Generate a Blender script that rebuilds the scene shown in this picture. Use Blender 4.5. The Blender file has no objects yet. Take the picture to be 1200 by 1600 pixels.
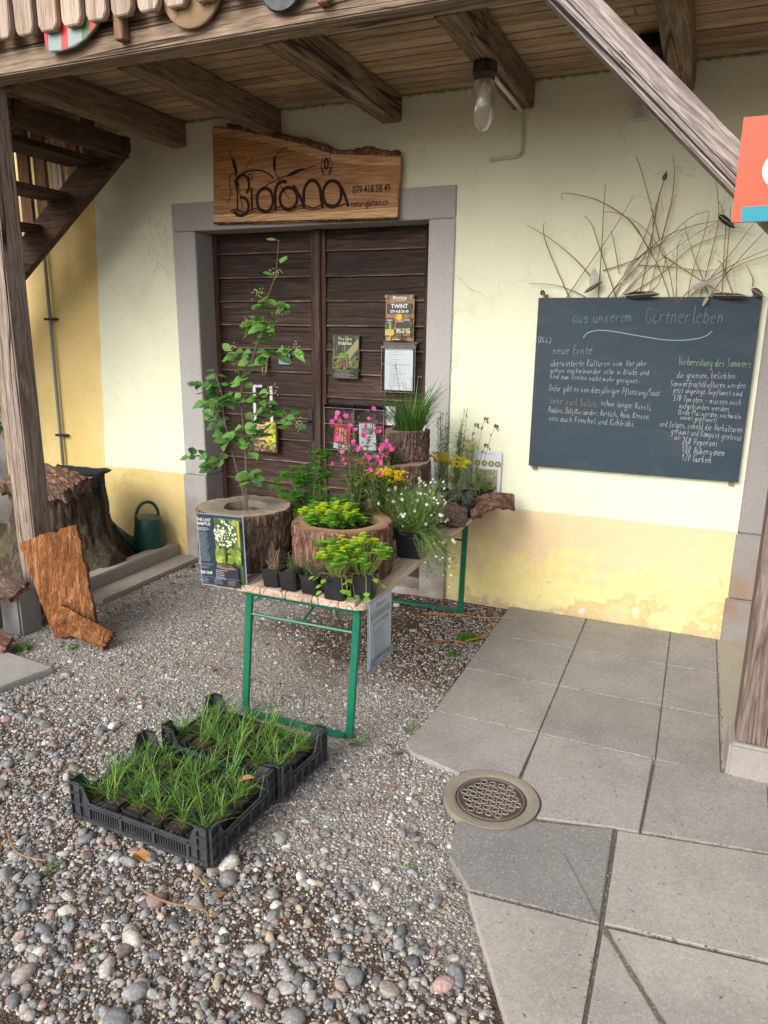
import bpy, bmesh, math, random
import numpy as np
from mathutils import Vector, Matrix, noise
R = math.radians
rnd = random.Random(7)
C = bpy.context.scene.collection
scene = bpy.context.scene
# ---------------------------------------------------------------- camera, world, sun, exposure
cam_d = bpy.data.cameras.new("camera"); cam = bpy.data.objects.new("camera", cam_d); C.objects.link(cam)
cy_, sy_, cp_, sp_ = math.cos(-.403), math.sin(-.403), math.cos(.244), math.sin(.244)
fwd = Vector((sy_*cp_, cy_*cp_, -sp_)); rt = Vector((cy_, -sy_, 0)); up = rt.cross(fwd)
ro = .012
r2 = math.cos(ro)*rt + math.sin(ro)*up; u2 = -math.sin(ro)*rt + math.cos(ro)*up
m = Matrix((r2, u2, -fwd)).transposed().to_4x4(); m.translation = Vector((.863, -4.498, 1.771))
cam.matrix_world = m
cam_d.sensor_fit = 'VERTICAL'; cam_d.sensor_height = 24; cam_d.lens = 24*1137.2/1600
cam_d.clip_start = .05; cam_d.clip_end = 1000
scene.camera = cam
SUN_EL, SUN_AZ = 33, 200          # azimuth measured from +Y clockwise: the light comes from behind the camera
w = bpy.data.worlds.new("World"); scene.world = w; w.use_nodes = True
nt = w.node_tree; bg = nt.nodes['Background']
sky = nt.nodes.new('ShaderNodeTexSky'); sky.sky_type = 'NISHITA'; sky.sun_disc = False
sky.sun_elevation = R(SUN_EL); sky.sun_rotation = R(SUN_AZ); sky.air_density = 1; sky.dust_density = 4; sky.ozone_density = .5
hs = nt.nodes.new('ShaderNodeHueSaturation'); hs.inputs['Saturation'].default_value = .38
nt.links.new(sky.outputs[0], hs.inputs['Color']); nt.links.new(hs.outputs[0], bg.inputs[0]); bg.inputs[1].default_value = .15
sd = bpy.data.lights.new("sun", 'SUN'); sun = bpy.data.objects.new("sun", sd); C.objects.link(sun)
sd.energy = 1.0; sd.angle = R(40); sd.color = (1, .985, .96)
a = R(SUN_AZ); e = R(SUN_EL)
sun.rotation_euler = (Vector((-math.sin(a)*math.cos(e), -math.cos(a)*math.cos(e), -math.sin(e)))).to_track_quat('-Z', 'Y').to_euler()
scene.view_settings.view_transform = 'Standard'; scene.view_settings.look = 'None'
scene.view_settings.exposure = 0.52; scene.view_settings.gamma = 1
# ---------------------------------------------------------------- mesh builder
class MB:
    def __init__(s): s.v = []; s.f = []; s.c = []
    def add(s, vs, fs, col=(1, 1, 1)):
        o = len(s.v); s.v.extend([tuple(v) for v in vs])
        for f in fs: s.f.append([i+o for i in f]); s.c.append(col)
    def box(s, x0, x1, y0, y1, z0, z1, col=(1, 1, 1)):
        s.add([(x0,y0,z0),(x1,y0,z0),(x1,y1,z0),(x0,y1,z0),(x0,y0,z1),(x1,y0,z1),(x1,y1,z1),(x0,y1,z1)],
              [(0,3,2,1),(4,5,6,7),(0,1,5,4),(1,2,6,5),(2,3,7,6),(3,0,4,7)], col)
    def obox(s, M, sx, sy, sz, col=(1,1,1)):      # oriented box centred on M
        vs = [M @ Vector((i*sx/2, j*sy/2, k*sz/2)) for k in (-1,1) for i, j in ((-1,-1),(1,-1),(1,1),(-1,1))]
        s.add(vs, [(0,3,2,1),(4,5,6,7),(0,1,5,4),(1,2,6,5),(2,3,7,6),(3,0,4,7)], col)
    def prism(s, poly, y0, y1, col=(1,1,1)):      # poly in x,z, thickness along y (y0 front)
        n = len(poly)
        vs = [(p[0], y0, p[1]) for p in poly] + [(p[0], y1, p[1]) for p in poly]
        s.add(vs, [list(range(n)), list(range(2*n-1, n-1, -1))] + [(i, i+n, (i+1)%n+n, (i+1)%n) for i in range(n)], col)
    def slab(s, poly, z0, z1, col=(1,1,1)):
        n = len(poly)
        vs = [(p[0], p[1], z0) for p in poly] + [(p[0], p[1], z1) for p in poly]
        s.add(vs, [list(range(n-1,-1,-1)), list(range(n, 2*n))] + [(i, (i+1)%n, (i+1)%n+n, i+n) for i in range(n)], col)
    def tube(s, pts, r, n=4, col=(1,1,1)):
        pts = [Vector(p) for p in pts]; k = len(pts)
        rs = r if isinstance(r, (list, tuple)) else [r]*k
        vs = []; 
        for i, p in enumerate(pts):
            d = (pts[min(i+1,k-1)]-pts[max(i-1,0)])
            d = d.normalized() if d.length > 1e-9 else Vector((0,0,1))
            a = d.orthogonal().normalized() if abs(d.z) > .99 else d.cross(Vector((0,0,1))).normalized()
            b = d.cross(a)
            for j in range(n):
                t = 2*math.pi*j/n; vs.append(p + (a*math.cos(t)+b*math.sin(t))*rs[i])
        fs = [(i*n+j, i*n+(j+1)%n, (i+1)*n+(j+1)%n, (i+1)*n+j) for i in range(k-1) for j in range(n)]
        fs += [list(range(n-1,-1,-1)), list(range((k-1)*n, k*n))]
        s.add(vs, fs, col)
    def lathe(s, prof, n=32, c=(0,0,0), col=(1,1,1), sq=0):
        vs = []
        for r, z in prof:
            for j in range(n):
                t = 2*math.pi*j/n; vs.append((c[0]+r*math.cos(t), c[1]+r*math.sin(t), c[2]+z))
        fs = [(i*n+j, i*n+(j+1)%n, (i+1)*n+(j+1)%n, (i+1)*n+j) for i in range(len(prof)-1) for j in range(n)]
        s.add(vs, fs, col)
    def leaf(s, p, d, L, W, col, prof=(0,.75,1,.8,.4,0), fold=.35, droop=.25, upv=(0,0,1)):
        p = Vector(p); d = Vector(d).normalized(); u = Vector(upv)
        side = d.cross(u)
        if side.length < 1e-3: side = d.orthogonal()
        side.normalize(); nrm = side.cross(d).normalized()
        k = len(prof); vs = []
        for i, wd in enumerate(prof):
            t = i/(k-1); c = p + d*L*t - Vector((0,0,1))*droop*L*t*t
            h = W*.5*wd; vs += [c - side*h + nrm*h*fold, c, c + side*h + nrm*h*fold]
        fs = []
        for i in range(k-1):
            a = i*3; fs += [(a, a+1, a+4, a+3), (a+1, a+2, a+5, a+4)]
        s.add(vs, fs, col)
    def blade(s, p, d, L, W, col, bend=.5, seg=4):
        p = Vector(p); d = Vector(d).normalized(); h = Vector((d.x, d.y, 0)); h = h.normalized() if h.length > .01 else Vector((1,0,0))
        side = Vector((-h.y, h.x, 0)); vs = []; 
        for i in range(seg+1):
            t = i/seg; c = p + d*L*t + h*bend*L*t*t*.5 - Vector((0,0,1))*bend*L*t*t*.45
            ww = W*.5*(1-t**2)+.0002; vs += [c-side*ww, c+side*ww]
        s.add(vs, [(2*i, 2*i+1, 2*i+3, 2*i+2) for i in range(seg)], col)
    def build(s, name, mat, parent=None, smooth=False, bevel=0, loc=None, rot=None, **props):
        me = bpy.data.meshes.new(name); me.from_pydata(s.v, [], s.f); 
        at = me.color_attributes.new('Col', 'FLOAT_COLOR', 'CORNER')
        cs = np.ones((len(me.loops), 4), np.float32); i = 0
        for f, c in zip(s.f, s.c):
            cs[i:i+len(f), :3] = c; i += len(f)
        at.data.foreach_set('color', cs.ravel())
        if bevel:
            bm = bmesh.new(); bm.from_mesh(me)
            es = [e for e in bm.edges if len(e.link_faces) == 2 and e.calc_face_angle(0) > .5]
            bmesh.ops.bevel(bm, geom=es, offset=bevel, segments=2, affect='EDGES', clamp_overlap=True); bm.to_mesh(me); bm.free()
        me.materials.append(mat); me.update()
        if smooth: me.polygons.foreach_set('use_smooth', [True]*len(me.polygons))
        if smooth == 'auto':
            me.set_sharp_from_angle(angle=R(40))
        o = bpy.data.objects.new(name, me); C.objects.link(o)
        if parent is not None:
            o.parent = parent
            if loc is None: 
                pw = Vector(); q = parent
                while q is not None: pw += q.location; q = q.parent
                o.location = -pw
        if loc is not None: o.location = loc
        if rot is not None: o.rotation_euler = rot
        for k, v in props.items(): o[k] = v
        return o
def tag(o, label=None, cat=None, group=None, kind=None):
    if label: o['label'] = label
    if cat: o['category'] = cat
    if group: o['group'] = group
    if kind: o['kind'] = kind
    return o
def thing(name, label, cat, loc=(0,0,0), rz=0, group=None):
    o = bpy.data.objects.new(name, None); C.objects.link(o); o.location = loc; o.rotation_euler = (0,0,rz); o.empty_display_size = .1
    return tag(o, label, cat, group)
def copy_tree(o, parent=None):
    c = o.copy(); C.objects.link(c); c.parent = parent
    for ch in [x for x in o.children]: copy_tree(ch, c)
    return c
L0 = (0,0,0)
# ---------------------------------------------------------------- materials
def newmat(name):
    m = bpy.data.materials.new(name); m.use_nodes = True; nt = m.node_tree
    return m, nt, nt.nodes['Principled BSDF']
class G:   # tiny node-graph helper
    def __init__(s, nt): s.nt = nt
    def n(s, t, ins={}, **kw):
        nd = s.nt.nodes.new(t)
        for k, v in kw.items(): setattr(nd, k, v)
        for k, v in ins.items():
            if isinstance(v, bpy.types.NodeSocket): s.nt.links.new(v, nd.inputs[k])
            else: nd.inputs[k].default_value = v
        return nd
    def noise(s, vec, scale, detail=4, rough=.55, dist=0):
        return s.n('ShaderNodeTexNoise', {'Vector': vec, 'Scale': scale, 'Detail': detail, 'Roughness': rough, 'Distortion': dist}).outputs['Fac']
    def math(s, op, a, b=0, c=0, clamp=False):
        return s.n('ShaderNodeMath', {0: a, 1: b, 2: c}, operation=op, use_clamp=clamp).outputs[0]
    def ramp(s, fac, stops, interp='LINEAR'):
        nd = s.n('ShaderNodeValToRGB', {'Fac': fac}); cr = nd.color_ramp; cr.interpolation = interp
        while len(cr.elements) < len(stops): cr.elements.new(.5)
        for el, (p, c) in zip(cr.elements, stops):
            el.position = p; el.color = (c[0], c[1], c[2], 1) if isinstance(c, (tuple, list)) else (c, c, c, 1)
        return nd.outputs['Color']
    def mix(s, fac, a, b, mode='MIX'):
        nd = s.n('ShaderNodeMix', {}, data_type='RGBA', blend_type=mode)
        for k, v in ((0, fac), (6, a), (7, b)):
            if isinstance(v, bpy.types.NodeSocket): s.nt.links.new(v, nd.inputs[k])
            else: nd.inputs[k].default_value = v if k == 0 else (v[0], v[1], v[2], 1)
        return nd.outputs[2]
    def mr(s, v, a, b, c=0, d=1):
        return s.n('ShaderNodeMapRange', {'Value': v, 'From Min': a, 'From Max': b, 'To Min': c, 'To Max': d}).outputs[0]
    def bump(s, h, strength, dist, bs, normal=None):
        ins = {'Height': h, 'Strength': strength, 'Distance': dist}
        if normal is not None: ins['Normal'] = normal
        b = s.n('ShaderNodeBump', ins).outputs[0]; s.nt.links.new(b, bs.inputs['Normal']); return b
    def link(s, a, b): s.nt.links.new(a, b)
    @property
    def obj(s): return s.n('ShaderNodeTexCoord').outputs['Object']
    @property
    def col(s): return s.n('ShaderNodeAttribute', {}, attribute_name='Col').outputs['Color']
def wood(name, dark, mid, light, axis=0, fib=55, ring=5, rings=9, rough=.8, bump=.4, cracks=.5, knots=True, blotch=.5):
    m, nt, b = newmat(name); g = G(nt)
    sc = [1,1,1]; sc[axis] = .06
    seed = sum(ord(c) for c in name) % 17
    mp = g.n('ShaderNodeMapping', {'Vector': g.obj, 'Scale': sc, 'Location': (seed, seed*.7, seed*.3)}).outputs[0]
    # every board its own grain: shift the grain by the face colour's brightness
    colv = g.col
    sh = g.n('ShaderNodeVectorMath', {0: mp, 1: g.n('ShaderNodeVectorMath', {0: colv, 3: 37.}, operation='SCALE').outputs[0]}, operation='ADD').outputs[0]
    fibre = g.noise(sh, fib*3.6, 6, .7, .1)
    base = g.noise(sh, ring*2.2, 3, .5, .35)
    rg = g.math('PINGPONG', g.math('MULTIPLY', base, rings*2.), 1.0)
    t = g.math('ADD', g.math('MULTIPLY', fibre, .80), g.math('MULTIPLY', rg, .20))
    colr = g.ramp(t, [(.28, dark), (.5, mid), (.72, light)])
    bl = g.noise(g.obj, 2.2, 5, .6)
    colr = g.mix(g.math('MULTIPLY', g.mr(bl, .35, .7), blotch), colr, [c*.45 for c in mid])
    cr = g.noise(sh, fib*1.3, 4, .6, .3)
    crm = g.math('MULTIPLY', g.mr(cr, .36, .30), cracks, clamp=True)
    colr = g.mix(crm, colr, [c*.25 for c in dark])
    s3 = [1,1,1]; s3[axis] = .035
    mp3 = g.n('ShaderNodeMapping', {'Vector': sh, 'Scale': [a_/b_ for a_, b_ in zip(s3, sc)]}).outputs[0]
    ln = g.math('ABSOLUTE', g.math('SUBTRACT', g.math('FRACT', g.math('MULTIPLY', g.noise(mp3, 16, 3, .6, .2), 7.)), .5))
    lnm = g.math('MULTIPLY', g.math('MULTIPLY', g.mr(ln, .10, .02), g.mr(g.noise(g.obj, 6, 3), .42, .6), clamp=True), .38, clamp=True)
    colr = g.mix(lnm, colr, [c*.55 for c in dark])
    sp = g.math('ABSOLUTE', g.math('SUBTRACT', g.noise(mp3, 7, 2, .5, .1), .5))
    spm = g.math('MULTIPLY', g.mr(sp, .010, .003), cracks, clamp=True)
    colr = g.mix(spm, colr, [c*.15 for c in dark])
    crm = g.math('MAXIMUM', crm, g.math('MAXIMUM', g.math('MULTIPLY', lnm, .5), g.math('MULTIPLY', spm, 2.)))
    h = g.math('SUBTRACT', t, g.math('MULTIPLY', crm, 1.5))
    if knots:
        ks = [5,5,5]; ks[axis] = 1.9
        vv = g.n('ShaderNodeTexVoronoi', {'Vector': g.n('ShaderNodeMapping', {'Vector': g.obj, 'Scale': ks, 'Location': (seed,1,2)}).outputs[0], 'Scale': 1.})
        sel = g.math('GREATER_THAN', g.n('ShaderNodeSeparateColor', {0: vv.outputs['Color']}).outputs[0], .6)
        k = g.math('MULTIPLY', g.mr(vv.outputs['Distance'], .11, .05), sel, clamp=True)
        colr = g.mix(g.math('MULTIPLY', k, .75), colr, [c*.4 for c in dark])
    tint = g.mix(1., colr, colv, 'MULTIPLY')
    g.link(tint, b.inputs['Base Color']); b.inputs['Roughness'].default_value = rough
    g.bump(h, bump, .004, b); b.inputs['Specular IOR Level'].default_value = .25
    return m
def plain(name, col, rough=.5, var=.15, scale=30, metal=0, bump=0, spec=.5, usecol=True):
    m, nt, b = newmat(name); g = G(nt)
    f = g.noise(g.obj, scale, 5, .6)
    c = g.mix(f, [x*(1-var) for x in col], [min(1, x*(1+var)) for x in col])
    if usecol: c = g.mix(1., c, g.col, 'MULTIPLY')
    g.link(c, b.inputs['Base Color']); b.inputs['Metallic'].default_value = metal
    g.link(g.mr(f, .3, .7, max(0, rough-.1), min(1, rough+.1)), b.inputs['Roughness']); b.inputs['Specular IOR Level'].default_value = spec
    if bump: g.bump(f, bump, .003, b)
    return m
def leafmat(name, trans=.35, rough=.5, vein=.15):
    m, nt, b = newmat(name); g = G(nt)
    f = g.noise(g.obj, 90, 3)
    c = g.mix(1., g.col, g.ramp(f, [(.3, .8), (.7, 1.15)]), 'MULTIPLY')
    g.link(c, b.inputs['Base Color']); b.inputs['Roughness'].default_value = rough; b.inputs['Specular IOR Level'].default_value = .35
    tr = g.n('ShaderNodeBsdfTranslucent', {'Color': g.mix(1., c, (1.3, 1.35, .6), 'MULTIPLY')})
    mx = g.n('ShaderNodeMixShader', {0: trans, 1: b.outputs[0], 2: tr.outputs[0]})
    g.link(mx.outputs[0], nt.nodes['Material Output'].inputs[0])
    return m
def printmat(name, rough=.35):
    m, nt, b = newmat(name); g = G(nt); g.link(g.col, b.inputs['Base Color']); b.inputs['Roughness'].default_value = rough
    f = g.noise(g.obj, 14, 2); g.bump(f, .15, .004, b); return m
def plaster():
    m, nt, b = newmat('painted_plaster'); g = G(nt); o = g.obj
    sx = g.n('ShaderNodeSeparateXYZ', {0: o}); X, Z = sx.outputs[0], sx.outputs[2]
    wob = g.math('MULTIPLY', g.math('SUBTRACT', g.noise(o, 5, 3), .5), .03)
    left = g.math('LESS_THAN', g.math('ADD', X, wob), g.math('ADD', -3.571, g.math('MULTIPLY', Z, .0515)))
    band = g.math('LESS_THAN', g.math('ADD', Z, wob), .675)
    yel = g.math('MAXIMUM', left, band)
    big = g.noise(o, 1.6, 5, .6)
    cream = g.ramp(big, [(.3, (.80,.815,.62)), (.7, (.73,.745,.565))])
    # painted stripe on the left is a deep ochre, the band by the slabs is a peeling peach over lemon
    och = g.ramp(g.noise(o, 2.5, 5, .6), [(.3, (.72,.53,.20)), (.7, (.80,.64,.30))])
    lem = g.noise(o, 3.0, 8, .68)
    low = g.math('ADD', lem, g.math('MULTIPLY', g.math('SUBTRACT', .40, Z), .55))
    rt_ = g.ramp(low, [(.40, (.76,.59,.36)), (.50, (.78,.62,.36)), (.57, (.82,.70,.30)), (.67, (.84,.74,.36)), (.71, (.72,.50,.22)), (.78, (.76,.60,.32))])
    pat = g.noise(o, 5., 5, .6)
    rt_ = g.mix(g.mr(pat, .66, .69), rt_, (.70,.68,.60))
    onright = g.mr(X, -.75, -.55)
    yc = g.mix(onright, och, rt_)
    c = g.mix(yel, cream, yc)
    # grey weathering and old creeper marks
    mk = g.n('ShaderNodeMapping', {'Vector': o, 'Rotation': (0, .6, 0), 'Scale': (1, 1, .35)}).outputs[0]
    spots = g.math('MULTIPLY', g.mr(g.noise(mk, 42, 3, .7, 1.5), .70, .74), g.mr(g.noise(o, 2.3, 2), .47, .62), clamp=True)
    c = g.mix(g.math('MULTIPLY', spots, .75), c, (.16,.13,.08))
    dirt = g.mr(g.noise(o, 9, 6, .7), .55, .8)
    c = g.mix(g.math('MULTIPLY', dirt, .25), c, (.45,.42,.33))
    foot = g.math('MULTIPLY', g.mr(Z, .10, .0), g.mr(g.noise(o, 12, 4), .3, .6), clamp=True)
    c = g.mix(g.math('MULTIPLY', foot, .6), c, (.42,.36,.26))
    topd = g.math('MULTIPLY', g.mr(g.math('ADD', Z, g.math('MULTIPLY', g.noise(o, 25, 4), .05)), 3.155, 3.172), 1., clamp=True)
    c = g.mix(g.math('MULTIPLY', topd, .8), c, (.10,.07,.04))
    g.link(c, b.inputs['Base Color']); b.inputs['Roughness'].default_value = .9; b.inputs['Specular IOR Level'].default_value = .15
    h = g.math('ADD', g.math('MULTIPLY', g.noise(o, 14, 6, .6), 1.), g.math('MULTIPLY', g.noise(o, 70, 3), .25))
    tr_ = g.n('ShaderNodeMapping', {'Vector': o, 'Rotation': (0, .5, 0), 'Scale': (1, 1, 1.5)}).outputs[0]
    h = g.math('ADD', h, g.math('MULTIPLY', g.noise(tr_, 5, 5, .6, .3), .35))
    hc = g.math('ABSOLUTE', g.math('SUBTRACT', g.noise(o, 1.7, 5, .6, 1.), .5))
    hcm = g.math('MULTIPLY', g.mr(hc, .004, .001), g.mr(g.noise(o, 1.1, 2), .5, .6), clamp=True)
    h = g.math('SUBTRACT', h, g.math('ADD', g.math('MULTIPLY', spots, .3), g.math('MULTIPLY', hcm, .8)))
    g.bump(h, .6, .013, b)
    return m
def stonemat(name, a, b_, scale=8, bump=.3, stain=None):
    m, nt, b = newmat(name); g = G(nt); o = g.obj
    f = g.noise(o, scale, 7, .65); f2 = g.noise(o, scale*14, 3, .6)
    c = g.mix(f, a, b_); c = g.mix(g.mr(f2, .3, .75, 0, .5), c, [x*.7 for x in a])
    v = g.n('ShaderNodeTexVoronoi', {'Vector': o, 'Scale': 60.}); 
    c = g.mix(g.math('MULTIPLY', g.mr(v.outputs['Distance'], .18, .1), .35), c, [x*.35 for x in a])
    if stain:
        z = g.n('ShaderNodeSeparateXYZ', {0: o}).outputs[2]
        s = g.math('MULTIPLY', g.mr(z, stain[0], stain[1]), g.mr(g.noise(o, 6, 5), .35, .6), clamp=True)
        c = g.mix(g.math('MULTIPLY', s, .8), c, stain[2])
    c = g.mix(1., c, g.col, 'MULTIPLY')
    g.link(c, b.inputs['Base Color']); b.inputs['Roughness'].default_value = .88; b.inputs['Specular IOR Level'].default_value = .2
    g.bump(g.math('ADD', f, g.math('MULTIPLY', f2, .4)), bump, .006, b)
    return m
def barkmat(name, a, mid, c_, scale=16, stretch=.25, bump=1., axis=2, moss=0):
    m, nt, b = newmat(name); g = G(nt); o = g.obj
    sc = [1,1,1]; sc[axis] = stretch
    mp = g.n('ShaderNodeMapping', {'Vector': o, 'Scale': sc}).outputs[0]
    f = g.noise(mp, scale, 8, .7, .8); f2 = g.noise(mp, scale*4, 4, .6)
    mpd = g.n('ShaderNodeVectorMath', {0: mp, 1: g.n('ShaderNodeVectorMath', {0: g.n('ShaderNodeTexNoise', {'Vector': mp, 'Scale': scale*1.2, 'Detail': 4.}).outputs['Color'], 3: .12}, operation='SCALE').outputs[0]}, operation='ADD').outputs[0]
    v = g.n('ShaderNodeTexVoronoi', {'Vector': mpd, 'Scale': scale*2.3}, feature='DISTANCE_TO_EDGE').outputs[0]
    t = g.math('ADD', g.math('MULTIPLY', f, .75), g.math('MULTIPLY', f2, .25))
    c = g.ramp(t, [(.3, a), (.5, mid), (.68, c_)])
    c = g.mix(g.math('MULTIPLY', g.mr(v, .12, .0), .45, clamp=True), c, [x*.6 for x in a])
    c = g.mix(g.mr(g.noise(mp, scale*2.6, 5, .75), .55, .72, 0, .7), c, c_)
    if moss: c = g.mix(g.math('MULTIPLY', g.mr(g.noise(o, 5, 4), .48, .62), moss), c, (.10,.11,.045))
    c = g.mix(1., c, g.col, 'MULTIPLY')
    g.link(c, b.inputs['Base Color']); b.inputs['Roughness'].default_value = .9; b.inputs['Specular IOR Level'].default_value = .15
    g.bump(g.math('ADD', t, g.math('MULTIPLY', g.mr(v, 0, .12), .25, clamp=True)), bump, .012, b)
    return m
def cutwood(name, inner, outer, r, scale=70):
    m, nt, b = newmat(name); g = G(nt); o = g.obj
    sx = g.n('ShaderNodeSeparateXYZ', {0: o}); rr = g.math('SQRT', g.math('ADD', g.math('MULTIPLY', sx.outputs[0], sx.outputs[0]), g.math('MULTIPLY', sx.outputs[1], sx.outputs[1])))
    rw = g.math('ADD', rr, g.math('MULTIPLY', g.noise(o, 4, 3), .06))
    ring = g.math('MULTIPLY', g.math('PINGPONG', g.math('MULTIPLY', rw, scale*1.4), .5), g.mr(g.noise(o, 8, 4), .3, .6, .4, 1.6))
    c = g.mix(g.mr(rw, r*.75, r*.98), inner, outer)
    c = g.mix(g.math('MULTIPLY', ring, .45), c, [x*.6 for x in inner])
    an = g.n('ShaderNodeMath', {0: sx.outputs[1], 1: sx.outputs[0]}, operation='ARCTAN2').outputs[0]
    ck = g.n('ShaderNodeTexNoise', {'W': an, 'Scale': 7., 'Detail': 2.}, noise_dimensions='1D').outputs['Fac']
    c = g.mix(g.math('MULTIPLY', g.mr(ck, .33, .30), .6, clamp=True), c, [x*.3 for x in inner])
    c = g.mix(g.mr(g.noise(o, 9, 5), .5, .75, 0, .4), c, [x*.5 for x in inner])
    g.link(c, b.inputs['Base Color']); b.inputs['Roughness'].default_value = .85
    g.bump(g.math('ADD', ring, g.noise(o, 60, 4)), .35, .003, b)
    return m
M = {}
M['plaster'] = plaster()
M['jamb'] = stonemat('grey_stone', (.40,.39,.38), (.52,.505,.49), 5, .25, (.9, .2, (.30,.23,.17)))
M['stone_r'] = stonemat('grey_stone_stained', (.30,.28,.27), (.38,.36,.345), 6, .4, (.62, .35, (.30,.19,.12)))
M['door'] = wood('dark_door_boards', (.014,.008,.006), (.046,.025,.018), (.125,.075,.055), 0, 50, 4, 10, .62, .4, .6, True, .6)
M['door_v'] = wood('dark_door_stile', (.02,.011,.008), (.066,.036,.027), (.155,.10,.08), 2, 50, 4, 8, .65, .4, .6, False, .4)
M['ceil'] = wood('deck_boards', (.26,.17,.10), (.54,.385,.245), (.72,.55,.37), 0, 40, 5, 9, .8, .35, .4, True, .55)
M['joist'] = wood('joist_wood', (.09,.06,.038), (.25,.175,.115), (.42,.31,.215), 1, 45, 5, 8, .85, .5, .8, True, .5)
M['beam'] = wood('beam_wood', (.13,.09,.062), (.30,.22,.155), (.48,.37,.275), 0, 36, 3.5, 12, .85, .8, .8, True, .3)
M['stair'] = wood('stair_wood', (.03,.017,.010), (.075,.045,.027), (.15,.095,.06), 0, 40, 5, 6, .85, .4, .5, False, .5)
M['stair_y'] = wood('tread_wood', (.03,.02,.013), (.085,.055,.035), (.17,.115,.08), 1, 40, 5, 6, .85, .4, .5, False, .5)
M['post'] = wood('grey_weathered_post', (.12,.085,.065), (.33,.255,.21), (.52,.43,.37), 2, 48, 4, 10, .85, .7, .9, True, .35)
M['brace'] = wood('grey_weathered_brace', (.11,.088,.082), (.34,.285,.26), (.60,.53,.50), 0, 48, 4.5, 12, .85, .8, 1., True, .35)
M['post_dark'] = wood('dark_weathered_post', (.07,.05,.042), (.20,.15,.125), (.36,.29,.25), 2, 48, 5, 10, .85, .8, .9, True, .4)
M['picket'] = wood('pale_picket', (.24,.17,.12), (.47,.37,.29), (.62,.52,.43), 2, 50, 3, 7, .8, .4, .4, False, .15)
M['picket_b'] = wood('brown_baluster', (.12,.06,.035), (.27,.15,.09), (.40,.25,.16), 2, 50, 3, 7, .8, .4, .4, False, .15)
M['top'] = wood('worn_table_top', (.32,.22,.155), (.60,.46,.35), (.78,.66,.55), 1, 40, 4, 6, .8, .5, .8, False, .35)
M['signwood'] = wood('varnished_sign_wood', (.20,.085,.028), (.43,.20,.075), (.58,.30,.125), 0, 18, 2.6, 26, .45, .1, 0, False, .25)
M['bark'] = barkmat('brown_bark', (.025,.015,.011), (.135,.088,.065), (.50,.36,.26), 14, .28, 1.)
M['bark_red'] = barkmat('red_bark', (.03,.014,.010), (.19,.10,.07), (.50,.33,.24), 17, .3, 1.)
M['bark_old'] = barkmat('old_stump_bark', (.02,.014,.011), (.085,.062,.048), (.24,.18,.145), 14, .25, 1., 2, .5)
M['bark_or'] = barkmat('orange_inner_bark', (.06,.022,.010), (.235,.09,.034), (.52,.28,.12), 15, .13, .9)
M['bark_flat'] = barkmat('grey_bark_plate', (.05,.03,.022), (.19,.125,.10), (.36,.26,.22), 22, .5, 1., 0)
M['cutA'] = cutwood('cut_wood_grey', (.235,.195,.15), (.40,.30,.20), .245)
M['cutB'] = cutwood('cut_wood_tan', (.46,.31,.18), (.27,.13,.075), .25)
M['cutC'] = cutwood('cut_wood_brown', (.26,.18,.12), (.34,.22,.15), .2)
M['pave'] = stonemat('paving_concrete', (.30,.29,.275), (.44,.43,.41), 4.5, .25)
nt = M['pave'].node_tree; g = G(nt); b = nt.nodes['Principled BSDF']; src = b.inputs['Base Color'].links[0].from_socket; o = g.obj
c = g.mix(g.mr(g.noise(o, 1.9, 6, .65), .46, .68, 0, .5), src, (.17,.165,.15))
c = g.mix(g.mr(g.noise(o, 3.3, 7, .75), .60, .72, 0, .4), c, (.50,.48,.44))
c = g.mix(g.mr(g.noise(o, 55, 2, .5), .70, .74, 0, .7), c, (.07,.06,.05))
c = g.mix(g.mr(g.noise(o, 150, 2, .5), .58, .70, 0, .5), c, (.58,.57,.55))
c = g.mix(g.mr(g.noise(o, 190, 2, .5), .60, .72, 0, .5), c, (.15,.145,.14))
g.link(c, b.inputs['Base Color'])
M['kerb'] = stonemat('kerb_concrete', (.33,.30,.27), (.47,.44,.40), 7, .3)
M['footing'] = stonemat('rough_concrete', (.28,.26,.24), (.46,.43,.40), 11, .8)
M['green'] = plain('green_steel_paint', (.008,.15,.088), .4, .15, 25)
M['black'] = plain('black_plastic', (.018,.019,.022), .5, .3, 30)
M['crate'] = plain('dusty_black_plastic', (.05,.053,.06), .5, .6, 22, bump=.2)
M['can'] = plain('dark_green_plastic', (.008,.055,.042), .38, .2, 12)
M['cloth'] = plain('dark_green_cloth', (.008,.018,.019), .9, .3, 60, bump=.5)
M['iron'] = plain('dark_iron', (.035,.04,.045), .45, .2, 20, .6)
M['castiron'] = plain('rusty_cast_iron', (.095,.085,.078), .7, .35, 30, .3, .4)
M['pvc'] = plain('grey_conduit', (.22,.23,.24), .5, .1, 20)
M['white'] = plain('white_plastic', (.62,.62,.60), .4, .1, 20)
M['brass'] = plain('old_brass', (.30,.20,.10), .45, .2, 20, .7)
M['board'] = plain('blackboard_slate', (.030,.050,.068), .55, .12, 3)
M['orange'] = plain('coral_signboard', (.86,.125,.055), .35, .04, 5)
M['print'] = printmat('printed_sheet')
M['chalk'] = printmat('chalk', .95)
M['soil'] = plain('potting_soil', (.055,.035,.022), .95, .7, 90, bump=1.)
M['moss'] = plain('moss', (.09,.115,.02), .95, .6, 80, bump=1.)
nt = M['moss'].node_tree; g = G(nt); b = nt.nodes['Principled BSDF']; src = b.inputs['Base Color'].links[0].from_socket
g.link(g.mix(g.mr(g.noise(g.obj, 16, 5, .7), .42, .58), (.10,.062,.035), src), b.inputs['Base Color'])
M['leaf'] = leafmat('leaf')
M['petal'] = leafmat('petal', .3)
M['stem'] = plain('stem', (.9,.9,.9), .7, .15, 40)
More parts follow.
